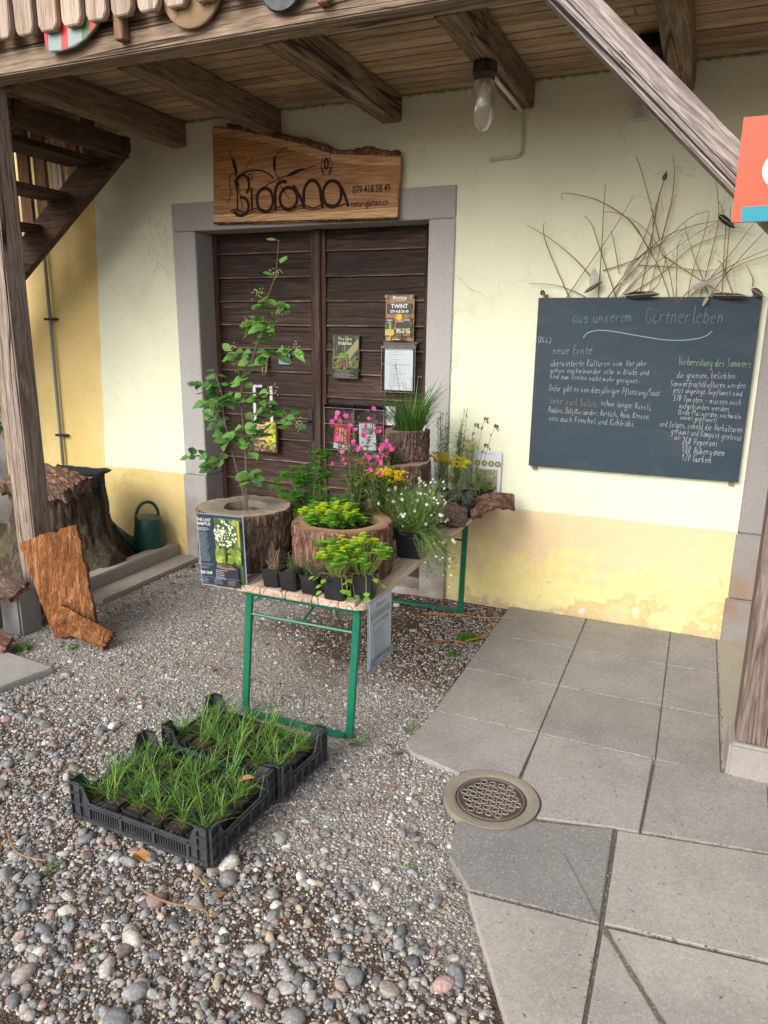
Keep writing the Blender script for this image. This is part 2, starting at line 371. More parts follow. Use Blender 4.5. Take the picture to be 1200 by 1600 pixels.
M['twig'] = plain('dry_twig', (.22,.125,.05), .7, .35, 30)
M['brick'] = stonemat('pale_brick', (.45,.42,.40), (.55,.52,.50), 8, .2)
M['dry'] = leafmat('dry_leaf', .15, .8)
def glassmat(name, tint=(1,1,1), rough=.03, thin=.85):
    m, nt, b = newmat(name); g = G(nt)
    tr = g.n('ShaderNodeBsdfTransparent', {'Color': (*tint, 1)}); gl = g.n('ShaderNodeBsdfGlossy', {'Roughness': rough})
    fr = g.n('ShaderNodeFresnel', {'IOR': 1.5}).outputs[0]
    dirt = g.math('ADD', g.math('MULTIPLY', g.noise(g.obj, 18, 4), .06), fr, clamp=True)
    g.link(g.n('ShaderNodeMixShader', {0: dirt, 1: tr.outputs[0], 2: gl.outputs[0]}).outputs[0], nt.nodes['Material Output'].inputs[0])
    return m
M['glass'] = glassmat('lamp_glass', (.93,.91,.85))
nt = M['glass'].node_tree; g = G(nt); src = nt.nodes['Material Output'].inputs[0].links[0].from_socket
df = g.n('ShaderNodeAddShader', {0: g.n('ShaderNodeBsdfTranslucent', {'Color': (.35,.34,.30,1)}).outputs[0], 1: g.n('ShaderNodeBsdfDiffuse', {'Color': (.35,.34,.30,1)}).outputs[0]}).outputs[0]
g.link(g.n('ShaderNodeMixShader', {0: .30, 1: src, 2: df}).outputs[0], nt.nodes['Material Output'].inputs[0]); M['acryl'] = glassmat('clear_acrylic', (.97,.98,.98), .08)
# ---------------------------------------------------------------- ground sheet, paving
def ndsmooth(X, Y, s, seed=0):
    return np.array([noise.fractal(Vector((x*s+seed, y*s, seed*1.3)), 1.0, 2.0, 3) for x, y in zip(X.ravel(), Y.ravel())]).reshape(X.shape)
def ground_h(x, y):      # gentle lumps of the gravel yard
    return .012*noise.noise(Vector((x*1.3, y*1.3, 3.))) + .005*noise.noise(Vector((x*6, y*6, 9.))) - .012
def on_paving(x, y, mrg=0):
    # left boundary of the slabs, by rows
    if y > -1.84: lim = -.150
    elif y > -2.25: lim = .285 - math.sqrt(max(0, .19**2-(y+2.045)**2)) if abs(y+2.045) < .19 else (-.14 if y > -1.88 else .2)
    elif y > -2.50: lim = .235
    else: lim = .335 + max(0, -2.56-y)*.56
    return x > lim - mrg
axs = np.unique(np.concatenate([np.linspace(-3.3, 1.0, 150), -3.3-np.geomspace(.1, 180, 24), 1.0+np.geomspace(.1, 180, 24)]))
ays = np.unique(np.concatenate([np.linspace(-3.5, .1, 130), -3.5-np.geomspace(.1, 180, 24), .1+np.geomspace(.1, 180, 24)]))
vs = []; nx, ny = len(axs), len(ays)
for y in ays:
    for x in axs:
        inb = -3.3 <= x <= 1.0 and -3.5 <= y <= .1
        z = ground_h(x, y) if inb else -.014
        if on_paving(x, y, -.02) and x < 3: z = -.03
        vs.append((x, y, z))
fs = [(j*nx+i, j*nx+i+1, (j+1)*nx+i+1, (j+1)*nx+i) for j in range(ny-1) for i in range(nx-1)]
m, nt, b = newmat('gritty_soil'); g = G(nt); o = g.obj
sx = g.n('ShaderNodeSeparateXYZ', {0: o}); X, Y = sx.outputs[0], sx.outputs[1]
grit = g.n('ShaderNodeTexVoronoi', {'Vector': o, 'Scale': 130.}); gc = g.n('ShaderNodeSeparateColor', {0: grit.outputs['Color']}).outputs[0]
gcol = g.ramp(gc, [(0, (.20,.18,.16)), (.4, (.33,.305,.28)), (.8, (.45,.42,.385)), (1, (.58,.55,.51))])
soil = g.ramp(g.noise(o, 35, 6, .7), [(.3, (.055,.036,.023)), (.6, (.125,.088,.06)), (.8, (.21,.16,.115))])
# damp brown earth towards the front left, dry grit in a strip further back
wet = g.math('ADD', g.mr(g.math('ADD', Y, g.math('MULTIPLY', X, .25)), -2.55, -2.95), g.math('MULTIPLY', g.math('SUBTRACT', g.noise(o, 3, 5), .5), 1.6))
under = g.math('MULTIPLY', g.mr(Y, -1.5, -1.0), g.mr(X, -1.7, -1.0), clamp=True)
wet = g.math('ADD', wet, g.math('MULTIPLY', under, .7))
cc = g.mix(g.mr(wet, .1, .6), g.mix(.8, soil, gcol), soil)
cc = g.mix(g.mr(g.noise(o, 160, 3), .55, .75, 0, .5), cc, (.42,.37,.31))
g.link(cc, b.inputs['Base Color']); b.inputs['Roughness'].default_value = .92; b.inputs['Specular IOR Level'].default_value = .2
g.bump(g.math('ADD', g.math('MULTIPLY', grit.outputs['Distance'], -1.), g.noise(o, 50, 6, .7)), .9, .008, b)
mb = MB(); mb.add(vs, fs); go = mb.build('ground', m, None, True); go['kind'] = 'structure'
# gravel: rounded river pebbles of many sizes as one mesh
def gravel():
    rs = np.random.default_rng(5)
    bm = bmesh.new(); bmesh.ops.create_icosphere(bm, subdivisions=2, radius=1); big = (np.array([v.co[:] for v in bm.verts]), np.array([[v.index for v in f.verts] for f in bm.faces])); bm.free()
    bm = bmesh.new(); bmesh.ops.create_icosphere(bm, subdivisions=1, radius=1); sm = (np.array([v.co[:] for v in bm.verts]), np.array([[v.index for v in f.verts] for f in bm.faces])); bm.free()
    pal = np.array([(.17,.175,.185),(.225,.23,.235),(.30,.29,.275),(.255,.25,.24),(.11,.115,.125),(.25,.20,.165),(.37,.345,.31),(.31,.275,.24),(.50,.47,.43),(.30,.21,.185),(.37,.30,.21)])
    wts = np.array([18,18,18,16,10,10,12,14,7,5,4], float); wts /= wts.sum()
    V = []; F = []; K = []; off = 0
    def batch(n, rad, base, dens, lift=.25, tone=1):
        nonlocal off
        k = 0; P = []
        while len(P) < n and k < n*30:
            k += 1
            x = rs.uniform(-3.2, .95); y = rs.uniform(-3.45, -.02)
            r = rad[0] + (rad[1]-rad[0])*rs.random()**2
            if on_paving(x, y, r*.8) or (x < -2.62 and y > -.95): continue
            if rs.random() > dens(x, y): continue
            P.append((x, y, r))
        P = np.array(P); n = len(P); bv, bf = base
        nv = len(bv)
        s = np.stack([P[:,2]*rs.uniform(.95,1.35,n), P[:,2]*rs.uniform(.7,1.0,n), P[:,2]*rs.uniform(.45,.75,n)], 1)
        vv = bv[None]*(1+.10*rs.standard_normal((n, nv, 1))*(.55 if nv > 20 else 1))
        for _ in range(7):      # flatten random facets so the stones are chipped, not balls
            pn = rs.standard_normal((n,1,3)); pn /= np.linalg.norm(pn, axis=2, keepdims=True); dd = rs.uniform(.45, .95, (n,1,1))
            vv = vv - pn*np.maximum(0, (vv*pn).sum(2, keepdims=True)-dd)
        vv = vv*1.12*s[:,None]
        yaw = rs.uniform(0, 6.283, n); tl = rs.uniform(-.35, .35, n)
        c, s_ = np.cos(tl)[:,None], np.sin(tl)[:,None]
        x1 = vv[...,0]*c - vv[...,2]*s_; z1 = vv[...,0]*s_ + vv[...,2]*c; y1 = vv[...,1]
        c, s_ = np.cos(yaw)[:,None], np.sin(yaw)[:,None]
        x2 = x1*c - y1*s_; y2 = x1*s_ + y1*c
        gz = np.array([ground_h(x, y) for x, y in P[:,:2]])
        z0 = gz + s[:,2]*lift
        out = np.stack([x2+P[:,0:1], y2+P[:,1:2], z1+z0[:,None]], -1)
        V.append(out.reshape(-1, 3)); F.append((bf[None]+off+np.arange(n)[:,None,None]*nv).reshape(-1, 3)); off += n*nv
        cols = pal[rs.choice(len(pal), n, p=wts)]*rs.uniform(.75, 1.35, (n,1))*tone*1.12
        cols = cols*(1-.0)
        K.append(np.repeat(cols, len(bf)*3, 0))
    front = lambda x, y: 1/(1+math.exp((y+.22*x+2.62)*9))        # the coarse pebbles lie to the front left
    far = lambda x, y: .25 if (y > -1.6 and -1.6 < x < -.6) else 1
    batch(80, (.024, .038), big, lambda x, y: front(x, y), .3)
    batch(320, (.016, .030), big, lambda x, y: .02+front(x, y), .3)
    batch(3800, (.008, .019), big, lambda x, y: (.12+.9*front(x, y)))
    batch(14000, (.005, .011), big, lambda x, y: (.22+.8*front(x, y))*far(x, y)+(.5 if x > -.5 and y > -1.7 else 0))
    batch(42000, (.0035, .0075), sm, lambda x, y: far(x, y)*(.35+.5*(noise.noise(Vector((x*3,y*3,0)))+.5)), .3, 1.35)
    batch(34000, (.002, .0045), sm, lambda x, y: 1 if y < -1. else .6, .3, 1.25)
    V = np.concatenate(V); F = np.concatenate(F); K = np.concatenate(K)
    me = bpy.data.meshes.new('gravel'); me.vertices.add(len(V)); me.vertices.foreach_set('co', V.astype(np.float32).ravel())
    me.loops.add(F.size); me.loops.foreach_set('vertex_index', F.astype(np.int32).ravel())
    me.polygons.add(len(F)); me.polygons.foreach_set('loop_start', np.arange(0, F.size, 3, dtype=np.int32)); me.update(calc_edges=True)
    me.polygons.foreach_set('use_smooth', np.ones(len(F), bool))
    at = me.color_attributes.new('Col', 'FLOAT_COLOR', 'CORNER'); at.data.foreach_set('color', np.concatenate([K, np.ones((len(K),1))], 1).astype(np.float32).ravel())
    m, nt, b = newmat('river_pebbles'); g = G(nt); o = g.obj
    f = g.noise(o, 110, 5, .65); c = g.mix(1., g.col, g.ramp(f, [(.28, .6), (.5, .95), (.62, 1.25), (.72, 1.7)]), 'MULTIPLY')
    c = g.mix(g.mr(g.noise(o, 38, 4), .5, .7, 0, .45), c, (.14,.105,.075))
    g.link(c, b.inputs['Base Color']); g.link(g.mr(g.noise(o, 4, 3), .35, .65, .55, .9), b.inputs['Roughness']); b.inputs['Specular IOR Level'].default_value = .3; g.bump(f, .45, .003, b)
    me.materials.append(m); ob = bpy.data.objects.new('gravel', me); C.objects.link(ob)
    tag(ob, 'loose grey and tan pebbles spread over the yard', 'gravel', kind='stuff')
gravel()
# paving slabs
pv = thing('paving', None, None); pv['kind'] = 'structure'
mb = MB()
def slabq(poly, tone, z=.012, gap=.0028):
    cx = sum(p[0] for p in poly)/len(poly); cyy = sum(p[1] for p in poly)/len(poly)
    q = []
    for x, y in poly:
        d = math.hypot(x-cx, y-cyy); q.append((x-(x-cx)/d*gap*1.4, y-(y-cyy)/d*gap*1.4))
    s1 = [(x-(x-cx)*.012, y-(y-cyy)*.012) for x, y in q]
    n = len(q); zz = z+rnd.uniform(-.001, .001); zb = -.05
    t = tone
    wm = rnd.uniform(-.02,.03)+(.03 if t > 1.05 else 0); col = (t*(1.01+wm), t*(.985+wm*.3), t*(.965-wm*.3))
    vs = [(x,y,zb) for x,y in q]+[(x,y,zz-.004) for x,y in q]+[(x,y,zz) for x,y in s1]
    fs = [(i,(i+1)%n,(i+1)%n+n,i+n) for i in range(n)]+[(i+n,(i+1)%n+n,(i+1)%n+2*n,i+2*n) for i in range(n)]+[list(range(2*n,3*n))]
    mb.add(vs, fs, col)
X_ = [-.142, .358, .858, 1.112]
for j in range(3):
    for i in range(3):
        slabq([(X_[i], -.5*j-.5), (X_[i+1], -.5*j-.5), (X_[i+1], -.5*j-.004), (X_[i], -.5*j-.004)], rnd.uniform(.86, 1.02))
def arc(a0, a1, r=.192, n=10): return [(.285+r*math.cos(R(a0+(a1-a0)*i/n)), -2.045+r*math.sin(R(a0+(a1-a0)*i/n))) for i in range(n+1)]
slabq([(-.142,-1.5), (-.150,-1.66), (-.165,-1.82), (-.12,-1.875), (.0,-1.91)] + arc(148, 68, n=8) + [(.36,-1.5)], .98)
slabq([(.36,-1.5)] + arc(66, -14, n=9) + [(.75,-2.03), (.835,-2.02), (.85,-1.5)], 1.0)
slabq([(.858,-1.5), (.838,-2.015), (1.268,-1.95), (1.285,-1.47)], .90)
slabq([(.235,-2.42), (.2,-2.24)] + arc(-110, -22, n=9) + [(.747,-2.04), (.757,-2.515), (.345,-2.545)], .72)
slabq([(.345,-2.553), (.757,-2.52), (.757,-3.28)], 1.12)
slabq([(.757,-2.04), (1.28,-1.955), (1.30,-2.45), (.765,-2.51)], 1.08)
slabq([(.765,-2.52), (1.30,-2.46), (1.36,-3.1), (.765,-3.15)], 1.14)
slabq([(.765,-3.16), (1.36,-3.11), (1.4,-3.9), (.96,-4.1)], 1.1)
for j, yy in enumerate([-1.47, -1.96, -2.46, -3.1, -3.7, -4.3]):
    for i in range(3): slabq([(1.30+.6*i, yy-.60), (1.89+.6*i, yy-.60), (1.89+.6*i, yy-.008), (1.30+.6*i, yy-.008)], rnd.uniform(.88, 1.05), z=.008)
slabs = mb.build('slab', M['pave'], pv)
mb = MB(); mb.box(-.143, 1.13, -1.52, .0, -.06, .003, (.72,.72,.66)); mb.slab([(.25,-1.53),(.24,-2.4),(.36,-2.56),(.77,-3.28),(.97,-4.05),(1.32,-4.05),(1.32,-1.53)], -.06, .002, (.42,.38,.32)); jo = mb.build('mortar_bed', M['pave'], pv)
mb = MB(); mb.slab([(1.116,-1.44), (1.9,-1.44), (1.9,-.0), (1.116,-.0)], -.05, .006, (1.0,1.0,.86)); mb.build('cement_strip', M['kerb'], pv)
# diagonal cement smear and cracks in the front slabs
mb = MB()
def smear(pts, w0, col, z):
    n = len(pts); vs = []
    for i, (x, y) in enumerate(pts):
        x0, y0 = pts[max(0,i-1)]; x1, y1 = pts[min(n-1,i+1)]; d = Vector((x1-x0, y1-y0)).normalized(); q = w0*rnd.uniform(.6,1.3)
        vs += [(x-d.y*q, y+d.x*q, z), (x+d.y*q, y-d.x*q, z)]
    mb.add(vs, [(2*i,2*i+1,2*i+3,2*i+2) for i in range(n-1)], col)
smear([(.765+.235*t, -2.53-.34*t) for t in np.linspace(0,1.6,26)], .0085, (.42,.36,.28), .0155)
smear([(.60+.15*t, -2.25-.255*t) for t in np.linspace(0,1,14)], .0018, (.35,.35,.35), .0155)
mb.build('joint_filling', M['pave'], pv)
mb = MB()      # grit, crumbs and moss that collect in the joints
JL = [((.358,0),(.358,-1.5)),((.858,0),(.838,-2.0)),((-.14,-.5),(1.11,-.5)),((-.14,-1.0),(1.11,-1.0)),((-.14,-1.5),(1.26,-1.49)),((.75,-2.03),(.76,-3.3)),((.35,-2.548),(.76,-2.516)),((.84,-2.02),(1.27,-1.952)),((.76,-2.515),(1.30,-2.455)),((1.114,0),(1.114,-1.45)),((.49,-2.03),(.75,-2.035)),((-.14,-.003),(1.11,-.003))]
for (xa, ya), (xb, yb) in JL:
    n = int(math.hypot(xb-xa, yb-ya)*210)
    for _ in range(n):
        t_ = rnd.random(); d_ = abs(noise.noise(Vector((xa+t_*5, ya*3+t_*4, 1))))
        if rnd.random() > .25+d_*2: continue
        x, y = xa+(xb-xa)*t_+rnd.gauss(0,.0045), ya+(yb-ya)*t_+rnd.gauss(0,.0045); r_ = rnd.uniform(.0012,.0035)
        mb.lathe([(.0001,-.5*r_),(r_,0),(.6*r_,.6*r_),(.0001,.8*r_)], 5, (x, y, .0125 if abs(rnd.gauss(0,1)) > 1 else .008), rnd.choice([(.5,.42,.33),(.35,.28,.2),(.32,.36,.16),(.30,.34,.14),(.25,.2,.15)]))
for _ in range(260):
    x, y = rnd.uniform(-.1,1.25), rnd.uniform(-3.0,-.02)
    if on_paving(x, y, -.03): r_ = rnd.uniform(.001,.003); mb.lathe([(.0001,-.3*r_),(r_,0),(.0001,.7*r_)], 5, (x, y, .0135), rnd.choice([(.35,.28,.2),(.25,.2,.15),(.9,.85,.75)]))
mb.build('joint_grit', M['pave'], pv)['kind'] = 'stuff'
# left: flat slab, kerb
mb = MB(); mb.slab([(-3.2,-1.88), (-2.56,-1.885), (-2.125,-1.925), (-2.20,-2.25), (-3.2,-2.4)], -.04, .022, (1.,1.,.95)); mb.build('stone_path', M['pave'], None, bevel=.006)['kind'] = 'structure'
mb = MB(); mb.box(-2.93, -2.82, -1.05, -.02, -.05, .11); mb.box(-2.817, -2.62, -1.05, -.02, -.05, .022, (.9,.88,.85)); k = mb.build('kerb', M['kerb'], None, bevel=.008); k['kind'] = 'structure'
mb = MB(); mb.box(-8, -2.932, -1.38, -.005, -.1, .045, (1,1,1)); k = mb.build('earth_bed', M['soil'], None); k['kind'] = 'structure'
# drain cover
dr = thing('drain_cover', 'round perforated iron drain cover set in a cement ring among the slabs', 'drain cover', (.285,-2.045,0))
mb = MB(); n48 = 64; prof_ = [(.188,-.04),(.184,.0135),(.160,.0145),(.146,.012),(.138,.008),(.136,-.04)]
for i_, (r_, z_) in enumerate(prof_): mb.v += [((r_*(1+(.03*noise.noise(Vector((math.cos(j*2*math.pi/n48)*2, math.sin(j*2*math.pi/n48)*2, 4))) if i_ < 3 else 0)))*math.cos(j*2*math.pi/n48), (r_*(1+(.03*noise.noise(Vector((math.cos(j*2*math.pi/n48)*2, math.sin(j*2*math.pi/n48)*2, 4))) if i_ < 3 else 0)))*math.sin(j*2*math.pi/n48), z_) for j in range(n48)]
for i_ in range(5):
    for j in range(n48): mb.f.append([i_*n48+j, i_*n48+(j+1)%n48, (i_+1)*n48+(j+1)%n48, (i_+1)*n48+j]); mb.c.append((.72,.69,.60))
mb.build('cement_ring', M['kerb'], dr, 'auto', loc=L0)
def curve_mesh(splines, extr, res=0):
    cu = bpy.data.curves.new('t', 'CURVE'); cu.dimensions = '2D'; cu.fill_mode = 'BOTH'; cu.extrude = extr
    for pts in splines:
        sp = cu.splines.new('POLY'); sp.points.add(len(pts)-1); sp.use_cyclic_u = True
        for p, q in zip(sp.points, pts): p.co = (q[0], q[1], 0, 1)
    ob = bpy.data.objects.new('t', cu); C.objects.link(ob); dg = bpy.context.evaluated_depsgraph_get(); ev = ob.evaluated_get(dg); me = ev.to_mesh()
    vs = [v.co.copy() for v in me.vertices]; fs = [list(p.vertices) for p in me.polygons]; ev.to_mesh_clear(); bpy.data.objects.remove(ob); bpy.data.curves.remove(cu)
    return vs, fs
circ = lambda x, y, r, n=20: [(x+r*math.cos(2*math.pi*i/n), y+r*math.sin(2*math.pi*i/n)) for i in range(n)]
holes = [(i*.0355+(j % 2)*.01775, j*.0308) for j in range(-3, 4) for i in range(-4, 5)]
holes = [h for h in holes if math.hypot(*h) < .108]
vs, fs = curve_mesh([circ(0,0,.134,64)] + [circ(x,y,.0115,16) for x, y in holes], .004)
mb = MB(); mb.add([(v[0], v[1], v[2]+.004) for v in vs], fs, (.8,.8,.8)); 
mb.build('grate', M['castiron'], dr, loc=L0)
mb = MB()
for x, y in holes: mb.lathe([(.0115,.0078),(.0118,.0105),(.0142,.0105),(.0150,.0078)], 16, (x,y,0), (3.6,3.4,3.1))
mb.lathe([(.134,.006),(.132,.0115),(.126,.0115),(.123,.0078)], 48, L0, (1.6,1.4,1.2)); mb.build('rim', M['castiron'], dr, True, loc=L0)
mb = MB(); mb.lathe([(.0,-.035),(.136,-.035)], 24, L0, (.05,.05,.05)); mb.build('shaft_shade', M['soil'], dr, loc=L0)  # disc painted near black to give the grate holes their shade
# ---------------------------------------------------------------- the house
hs_ = thing('garden_building', 'cream and yellow plastered house wall with a grey stone framed double door', 'building', (0,0,0))
mb = MB(); D = .35
mb.box(-4.66, -2.712, 0, D, -.2, 2.62); mb.box(-.612, 1.150, 0, D, -.2, 2.62); mb.box(-4.66, 6, 0, D, 2.62, 6.4)
mb.box(2.6, 6, 0, D, -.2, 2.62); mb.box(-4.66, -4.3, D, 5, -.2, 6.4)
mb.build('wall', M['plaster'], hs_)
fr = MB()
T = .006
def stone(x0, x1, z0, z1, y0=-.012, t=1): fr.box(x0+.0015, x1-.0015, y0, .30, z0+.0015, z1-.0015, (t,t,t))
stone(-2.725, -.601, 2.438, 2.627, -.012, .95)
stone(-2.725, -2.525, .68, 2.438); stone(-2.735, -2.520, -.1, .68, -.028, .93)
stone(-.774, -.601, .66, 2.438, -.012, 1.02); stone(-.778, -.592, -.1, .66, -.026, .95)
fr.build('door_surround', M['jamb'], hs_, bevel=.005)
fr = MB(); stone(1.150, 1.40, .672, 2.45, -.012); stone(1.142, 1.40, .28, .672, -.02, .95); stone(1.130, 1.41, -.1, .28, -.035, .9); stone(2.4, 2.62, -.1, 2.45); stone(1.15, 2.62, 2.45, 2.62)
fr.build('side_surround', M['stone_r'], hs_, bevel=.008)
mb = MB(); mb.box(1.40, 2.4, .2, .26, 0, 2.45); mb.build('side_door', M['door_v'], hs_)
mb = MB(); mb.box(-2.53, -.77, -.02, .33, -.1, .035); mb.build('door_sill', M['jamb'], hs_, bevel=.006)
def door_leaf(x0, x1, name, stl, str_):
    base = .20
    mb = MB(); z = 2.455
    k = 0
    while z > .05:
        zb = max(z-.1655, .04); t = rnd.uniform(.7, 1.25)
        # lapped boards: lower edge stands proud and carries a pale worn arris
        mb.add([(x0+stl,base+.012,z),(x1-str_,base+.012,z),(x1-str_,base-.004,zb+.012),(x0+stl,base-.004,zb+.012),(x0+stl,base-.006,zb+.004),(x1-str_,base-.006,zb+.004),(x0+stl,base+.03,zb-.001),(x1-str_,base+.03,zb-.001)],
               [(3,2,1,0),(4,5,2,3),(6,7,5,4)], (t,t,t))
        z = zb; k += 1
    p = mb.build('door_leaf', M['door'], hs_)
    mb = MB(); z = 2.455
    while z > .25:
        z -= .1655; mb.box(x0+stl+.002, x1-str_-.002, base-.0095, base-.0062, z+.005, z+.0135, (3.6,4.2,4.4))
    q = mb.build('board_edge', M['door'], p, loc=L0)
    mb = MB(); mb.box(x0, x0+stl, base-.014, base+.04, .03, 2.46, (1.25,1.0,.9)); mb.box(x1-str_, x1, base-.014, base+.04, .03, 2.46, (.8,.8,.8))
    mb.build('stile', M['door_v'], p, loc=L0, bevel=.003)
    return p
dl = door_leaf(-2.57, -1.66, 'l', .085, .055); drr = door_leaf(-1.655, -.79, 'r', .06, .075)
mb = MB(); mb.box(-1.672, -1.630, .165, .186, .04, 2.45, (1.0,1.05,1.05)); mb.build('cover_strip', M['door_v'], dl, loc=L0, bevel=.006)
mb = MB(); mb.box(-2.6, -.7, .24, .30, 0, 2.5); mb.build('backing', M['door_v'], hs_)
# handle + knocker
mb = MB(); mb.prism([(-1.722+.018*math.cos(t), 1.10+(.10 if math.sin(t) > 0 else -.10)+.018*math.sin(t)) for t in np.linspace(0, 2*math.pi, 20)[:-1]], .176, .186)
mb.tube([(-1.722,.182,1.125),(-1.722,.140,1.125),(-1.745,.132,1.125),(-1.80,.132,1.118)], [.008,.008,.008,.0065], 8); mb.build('handle', M['iron'], dl, 'auto', loc=L0)
mb = MB(); mb.prism([(-2.115,1.60),(-2.07,1.60),(-2.075,1.50),(-2.11,1.50)], .178, .186); mb.tube([(-2.11,.17,1.55),(-2.105,.155,1.46),(-2.092,.15,1.44),(-2.078,.155,1.46),(-2.075,.17,1.55)], .007, 6); mb.build('knocker', M['brass'], dl, loc=L0)
# ---------------------------------------------------------------- the wooden balcony
bal = thing('balcony', 'weathered timber balcony on posts over the door with picket railing', 'balcony', (0,0,0))
mb = MB(); y = -1.53
yy = -1.36
while yy < -.0:
    w_ = .098; t = rnd.uniform(.78, 1.15); xs = [-4.2, rnd.uniform(-2.5,-1), rnd.uniform(.2,2), 4.5]
    for a_, b_ in zip(xs, xs[1:]):
        t = rnd.uniform(.62, 1.2); mb.box(a_, b_-.004, yy, min(yy+w_-.009, -.003), 3.148+rnd.uniform(0,.002), 3.172, (t, t*rnd.uniform(.95,1.02), t*rnd.uniform(.9,1)))
    yy += w_
fl = mb.build('floor_boards', M['ceil'], bal, bevel=.002)
mb = MB(); mb.box(-4.2, 4.5, -1.36, -.02, 3.18, 3.20, (.25,.25,.25)); mb.build('dark_gap_backing', M['ceil'], bal)  # backing painted dark so the gaps between floor boards look shaded
for xc in (-2.63, -1.87, -1.03, -.225, .61, 1.45, 2.3, 3.1):
    mb = MB(); t = rnd.uniform(.85, 1.1); mb.box(xc-.062, xc+.062, -1.366, -.001, 3.0 if xc > -2 else 2.985, 3.146, (t,t,t)); mb.build('joist', M['joist'], bal, bevel=.006)
mb = MB(); mb.box(-4.2, 4.5, -1.50, -1.37, 3.0, 3.109); mb.build('front_beam', M['beam'], bal, bevel=.007)
mb = MB(); mb.box(-4.2, 4.5, -1.494, -1.37, 3.112, 3.215, (.92,.9,.88)); mb.build('fascia_board', M['beam'], bal, bevel=.004)
mb = MB(); mb.box(-4.2, 4.5, -1.50, -1.45, 3.232, 3.30); mb.box(-4.2, 4.5, -1.50, -1.45, 3.98, 4.06); mb.build('rail', M['picket_b'], bal, bevel=.004)
k = 0; x = -2.86; pk = None
while x < 3.2:
    zb = 3.119+rnd.uniform(-.003,.004); h = .058; t = rnd.uniform(.88, 1.08)
    ch = .018
    mb = MB(); mb.prism([(x-h+ch, zb), (x+h-ch, zb), (x+h, zb+ch*1.6), (x+h, 4.15), (x-h, 4.15), (x-h, zb+ch*1.6)], -1.585, -1.552, (t,t*.99,t*.98))
    mb.build('picket', M['picket'], bal, bevel=.004); x += .1475; k += 1
for x in (-1.735, -.69, .35, 1.4, -2.8):
    mb = MB(); mb.box(x-.026, x+.026, -1.551, -1.502, 3.045, 4.1); mb.build('baluster', M['picket_b'], bal, bevel=.003)
mb = MB(); mb.box(-2.845, -2.70, -1.475, -1.335, .04, 2.999); mb.build('post', M['post'], bal, bevel=.008)
mb = MB(); mb.box(1.150, 1.31, -1.475, -1.325, .155, 2.999, (1,1,1)); mb.build('post', M['post_dark'], bal, bevel=.008)
mb = MB(); mb.box(1.128, 1.36, -1.495, -1.29, -.05, .155); fo = mb.build('post_footing', M['footing'], bal, bevel=.012)
# brace: local x along the timber
Lb = 1.45; mb = MB(); mb.box(-Lb/2, Lb/2, -.055, .055, -.060, .060, (1,1,1))
br = mb.build('brace', M['brace'], bal, bevel=.007, loc=(.72, -1.43, 2.519), rot=(0, R(45), 0))
# ---------------------------------------------------------------- staircase on the left
stc = thing('staircase', 'dark open timber staircase going down to the left under the balcony', 'staircase', (0,0,0))
for yc in (-.37, -1.22):
    mb = MB(); s = .613
    mb.prism([(-2.755,2.985),(-2.755,2.90),(-2.80,2.855),(-6.6,.05-.0),(-6.9,.05),(-2.98,2.985)] , yc-.027, yc+.027)
    mb.build('stringer', M['stair'], stc, bevel=.004)
for i in range(13):
    z = 2.83-.2*i; x = -3.13-.2*i/.72
    mb = MB(); t = rnd.uniform(.8,1.2); mb.box(x-.12, x+.13, -1.19, -.40, z, z+.042, (t,t,t)); mb.build('tread', M['stair_y'], stc, bevel=.003)
mb = MB(); mb.box(-2.83, -2.775, -1.34, -.345, 2.86, 2.985); mb.build('landing_board', M['stair_y'], stc)
for i in range(9):
    x = -2.98-.155*i; t = rnd.uniform(.6,1.3)
    mb = MB(); mb.box(x-.05, x+.05, -.335, -.305, 2.99-.745*(-2.98-x)-.12, 3.9-.7*(-2.98-x), (t,t,t)); mb.build('picket', M['picket_b'] if i%3 else M['picket'], stc)
